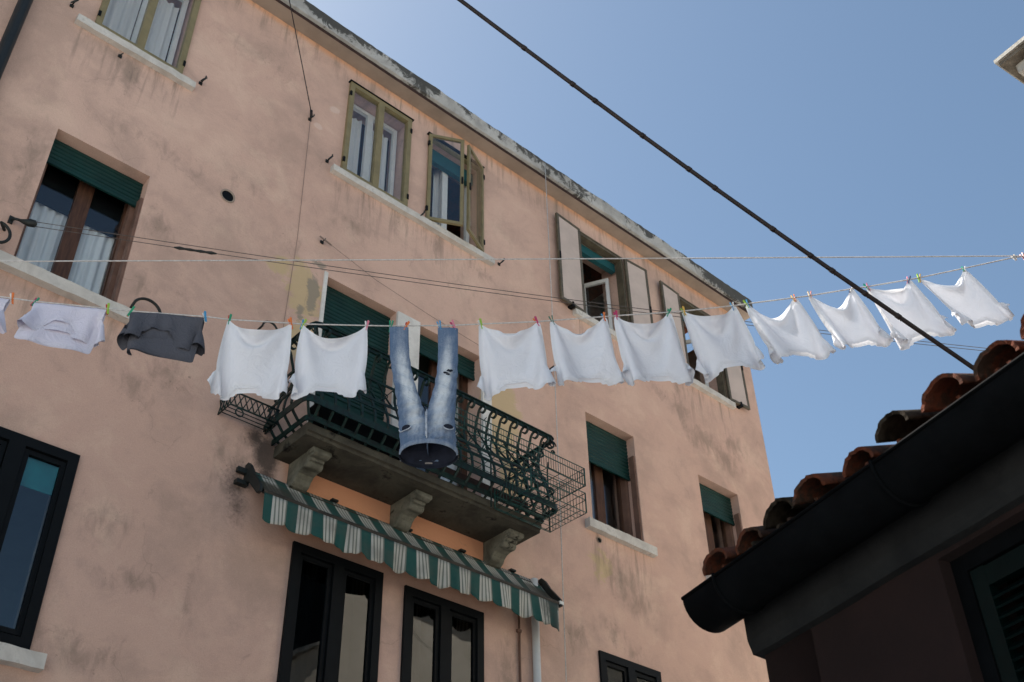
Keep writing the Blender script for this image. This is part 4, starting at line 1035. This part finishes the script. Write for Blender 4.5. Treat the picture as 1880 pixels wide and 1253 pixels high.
for i, (s, a, b, lab) in enumerate(PEGS):
    peg(s, a, b, lab, random.uniform(-.35, .35)+(.3 if s > 4 else 0), random.uniform(-.25, .25))

# ================================================================== low house with the tiled eaves on the right
EA = R(15.5)
ED = Vector((math.sin(EA), math.cos(EA), 0)); ND = Vector((math.cos(EA), -math.sin(EA), 0))
def Q(e, n, h): p = ED*e+ND*n; return (p.x, p.y, 1.6+h)
QM = Matrix(((ND.x, ED.x, 0, 0), (ND.y, ED.y, 0, 0), (0, 0, 1, 1.6), (0, 0, 0, 1)))   # local (n, e, h)
low = thing('low_house', Q(-1, 2.93, -1.6), 'low dark house with terracotta roof tiles, half round gutter and dark red wall', 'house')
mb = MB(); EW = 3.45; H0, H1 = -1.6, 2.02
w0, w1, wz0, wz1 = 1.05, 2.46, -.2, 1.755
for a, b, c, d in ((w1, EW, H0, H1), (-7, w0, H0, H1), (w0, w1, wz1, H1), (w0, w1, H0, wz0)): mb.box(2.93, 3.25, a, b, c, d, 0, QM)
mb.box(2.93, 9, EW-.3, EW-.001, H0+.001, H1-.002, 0, QM); mb.box(2.93, 9, -6.99, -6.7, H0+.001, H1-.002, 0, QM); mb.box(8.7, 8.99, -6.7, EW-.3, H0, H1, 0, QM)
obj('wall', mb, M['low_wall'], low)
mb = MB(); rr = random.Random(8); rows = []
for i in range(61):
    e = -7+(EW+.03+7)*i/60; j = lambda: rr.uniform(-.005, .005)
    rows.append([Q(e, 3.0, 2.04), Q(e, 2.868+j(), 2.03), Q(e, 2.872+j(), 1.84+j()), Q(e, 2.888+j(), 1.80+j()), Q(e, 2.895+j(), 1.78+j()), Q(e, 2.96, 1.772+j())])
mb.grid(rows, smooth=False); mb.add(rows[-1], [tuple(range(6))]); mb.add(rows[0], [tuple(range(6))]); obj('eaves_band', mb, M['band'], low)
mb = MB(); gc, gr_ = 2.735, .128; rows = []
for i in range(21):
    e = -6.9+(3.53+6.9)*i/20; row = []
    for r_, rev in ((gr_, 0), (gr_-.006, 1)):
        an = list(range(180, 361, 12)); an = an if not rev else an[::-1]
        for a in an: row.append(Q(e, gc+r_*math.cos(R(a)), 2.0+r_*math.sin(R(a))))
    row.append(row[0]); rows.append(row)
mb.grid(rows); 
for e in (-6.9, 3.53): mb.add([Q(e, gc+gr_*math.cos(R(a)), 2.0+gr_*math.sin(R(a))) for a in range(180, 361, 12)], [tuple(range(16))])
mb.tube([Q(e, gc-gr_, 2.0) for e in (-6.9, 3.53)], .008, 8)
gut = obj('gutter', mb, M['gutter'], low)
for e in (3.3, 2.35, 1.4, .4): # straps
    m2 = MB(); m2.tube([Q(e, gc+(gr_+.004)*math.cos(R(a)), 2.0+(gr_+.004)*math.sin(R(a))) for a in range(175, 366, 15)], .008, 5); obj('gutter_strap', m2, M['gutter'], gut)
# tiles
mb = MB(); slope = .34; rr = random.Random(21)
def tile(e, n0, h0, ln, r0, r1, up_, mi, t=.014):
    rows = []; k = 16
    for f, rad in ((0, r0), (1, r1)):
        n = n0+ln*f; h = h0+ln*f*slope; o_, i_ = [], []
        for a in range(k+1):
            th = math.pi*a/k; s_ = math.sin(th)*.82*(1 if up_ else -1)
            q = rr.uniform(-.0016, .0016); g_ = rr.uniform(-.007, .005) if f == 0 else 0; o_.append(Q(e+(rad+q)*math.cos(th), n+g_-.34*s_*rad*.3, h+(rad+q)*s_)); i_.append(Q(e+(rad-t+q*.6)*math.cos(th), n+g_, h+(rad-t+q*.6)*s_))
        rows.append(o_+i_[::-1]+o_[:1])
    mb.grid(rows, mi, True)
    for rw in rows:
        mb.add(rw[:-1], [(a, a+1, 2*k-a, 2*k+1-a) for a in range(k)], mi)
PT = .222; ne = int((3.45+6.8)/PT)
for c in range(9):
    n0 = 2.655+.36*c; h0 = 2.075+slope*.36*c
    for i in range(ne):
        e = 3.36-PT*i
        j = lambda s_: rr.uniform(-s_, s_)
        mi = (1 if i in (2, 5) else 0) if c == 0 else (1 if rr.random() < .2 else 0)
        if c < 2 or True:
            tile(e+j(.008), n0+j(.03), h0+.0+j(.010), .44, .090+j(.008), .078, True, mi)
        tile(e-PT/2+j(.006), n0+.035+j(.012), h0+.005+j(.004), .44, .09, .10, False, 0 if rr.random() > .2 else 1)
    # broken fill between
obj('roof', mb, [M['tile'], M['moss_tile']], low, fixn=True)
mb = MB(); mb.prism([(2.80, 1.985), (2.80, 2.0), (6.0, 3.09), (8.9, 2.1), (8.9, 2.03), (2.93, 2.03)], -6.95, EW-.02, lambda a, b, d: Q(d, a, b)); obj('roof_deck', mb, M['moss_tile'], low)
win = MB(); 
for a, b, c, d in ((w0, w0+.06, wz0, wz1), (w1-.06, w1, wz0, wz1), (w0+.06, w1-.06, wz1-.06, wz1)): win.box(2.985, 3.05, a, b, c, d, 0, QM)
wn = obj('window', win, M['gutter'], low)
for a, b in ((w0+.065, (w0+w1)/2-.005), ((w0+w1)/2+.005, w1-.065)):
    mb = MB()
    for x in ((a, a+.06), (b-.06, b)): mb.box(2.99, 3.03, x[0], x[1], wz0+.01, wz1-.065, 0, QM)
    for z in (wz0+.01, wz1-.14, (wz0+wz1)/2): mb.box(2.991, 3.029, a+.06, b-.06, z, z+.07, 0, QM)
    z = wz0+.09
    while z < wz1-.16:
        B_ = QM @ Matrix.Translation((3.01, 0, z)) @ Matrix.Rotation(R(-38), 4, 'Y'); mb.box(-.022, .022, a+.06, b-.06, -.004, .004, 0, B_); z += .036
    obj('louvred_shutter', mb, M['louvre'], wn)

# ================================================================== houses across the alley
# pale corner house whose eaves show at the upper right
CA = R(8); C0 = Vector((9.139, 2.012, 0)); AX = Vector((math.cos(CA), -math.sin(CA), 0)); AY = Vector((-math.sin(CA)*-1, math.cos(CA), 0))
CM = Matrix(((AX.x, AY.x, 0, C0.x), (AX.y, AY.y, 0, C0.y), (0, 0, 1, 0), (0, 0, 0, 1)))   # local: x away, y towards the pink house (building at y<0)
corner = thing('corner_house', (10.5, -2, 0), 'white stone eaves corner of a tall pale house, cut by the right edge', 'house')
mb = MB(); ZE = 11.26
mb.box(.75, 14, -9, -.75, 0, ZE+.0, 0, CM); obj('wall', mb, M['pale_house'], corner)
mb = MB(); mb.box(0, 14.5, -9.5, 0, ZE+.05, ZE+.10, 0, CM); mb.box(.03, 14.5, -9.5, -.03, ZE+.101, ZE+.13, 0, CM); e_ = obj('eaves', mb, M['corner_stone'], corner)
mb = MB(); mb.box(.03, 14.4, -9.4, -.03, ZE+.0, ZE+.049, 0, CM); obj('soffit', mb, M['corner_dark'], corner)
for i in range(24):
    mb = MB(); x = .16+.42*i; mb.box(x, x+.16, -.62, -.12, ZE-.13, ZE-.001, 0, CM); obj('dentil', mb, M['corner_stone'], e_, bevel=.02)
    if i and i < 18: mb = MB(); y = -.12-.42*i; mb.box(.12, .62, y-.16, y, ZE-.13, ZE-.001, 0, CM); obj('dentil', mb, M['corner_stone'], e_, bevel=.02)
mb = MB(); mb.prism([(0.3, ZE+.2), (14, ZE+.2), (7, ZE+2.0)], -9.4, -.3, lambda a, b, d: CM @ Vector((a, d, b))); obj('roof', mb, M['tile'], corner)
for zf in (1.2, 4.2, 7.0, 9.2):
    for y in (-1.7, -3.6, -5.5, -7.4):
        mb = MB(); mb.box(.70, .755, y-.5, y+.5, zf, zf+1.45, 0, CM); mb.box(.66, .76, y-.62, y+.62, zf-.1, zf-.001, 1, CM); mb.box(.68, .75, y+.51, y+.95, zf, zf+1.45, 2, CM); mb.box(.68, .75, y-.95, y-.51, zf, zf+1.45, 2, CM)
        obj('window', mb, [M['black'], M['corner_stone'], M['roller']], corner)
for zf in (1.2, 4.2, 7.0):
    for x in (1.6, 3.8, 6.0, 8.2):
        mb = MB(); 
        for bx in ((x, x+.08), (x+.92, x+1.0)): mb.box(bx[0], bx[1], -.79, -.70, zf, zf+1.6, 0, CM)
        mb.box(x+.08, x+.92, -.79, -.70, zf+1.52, zf+1.6, 0, CM); mb.box(x-.08, x+1.08, -.78, -.65, zf-.1, zf-.001, 0, CM); mb.box(x+.08, x+.92, -.78, -.735, zf, zf+1.519, 1, CM)
        obj('window', mb, [M['white_paint'], M['black']], corner)
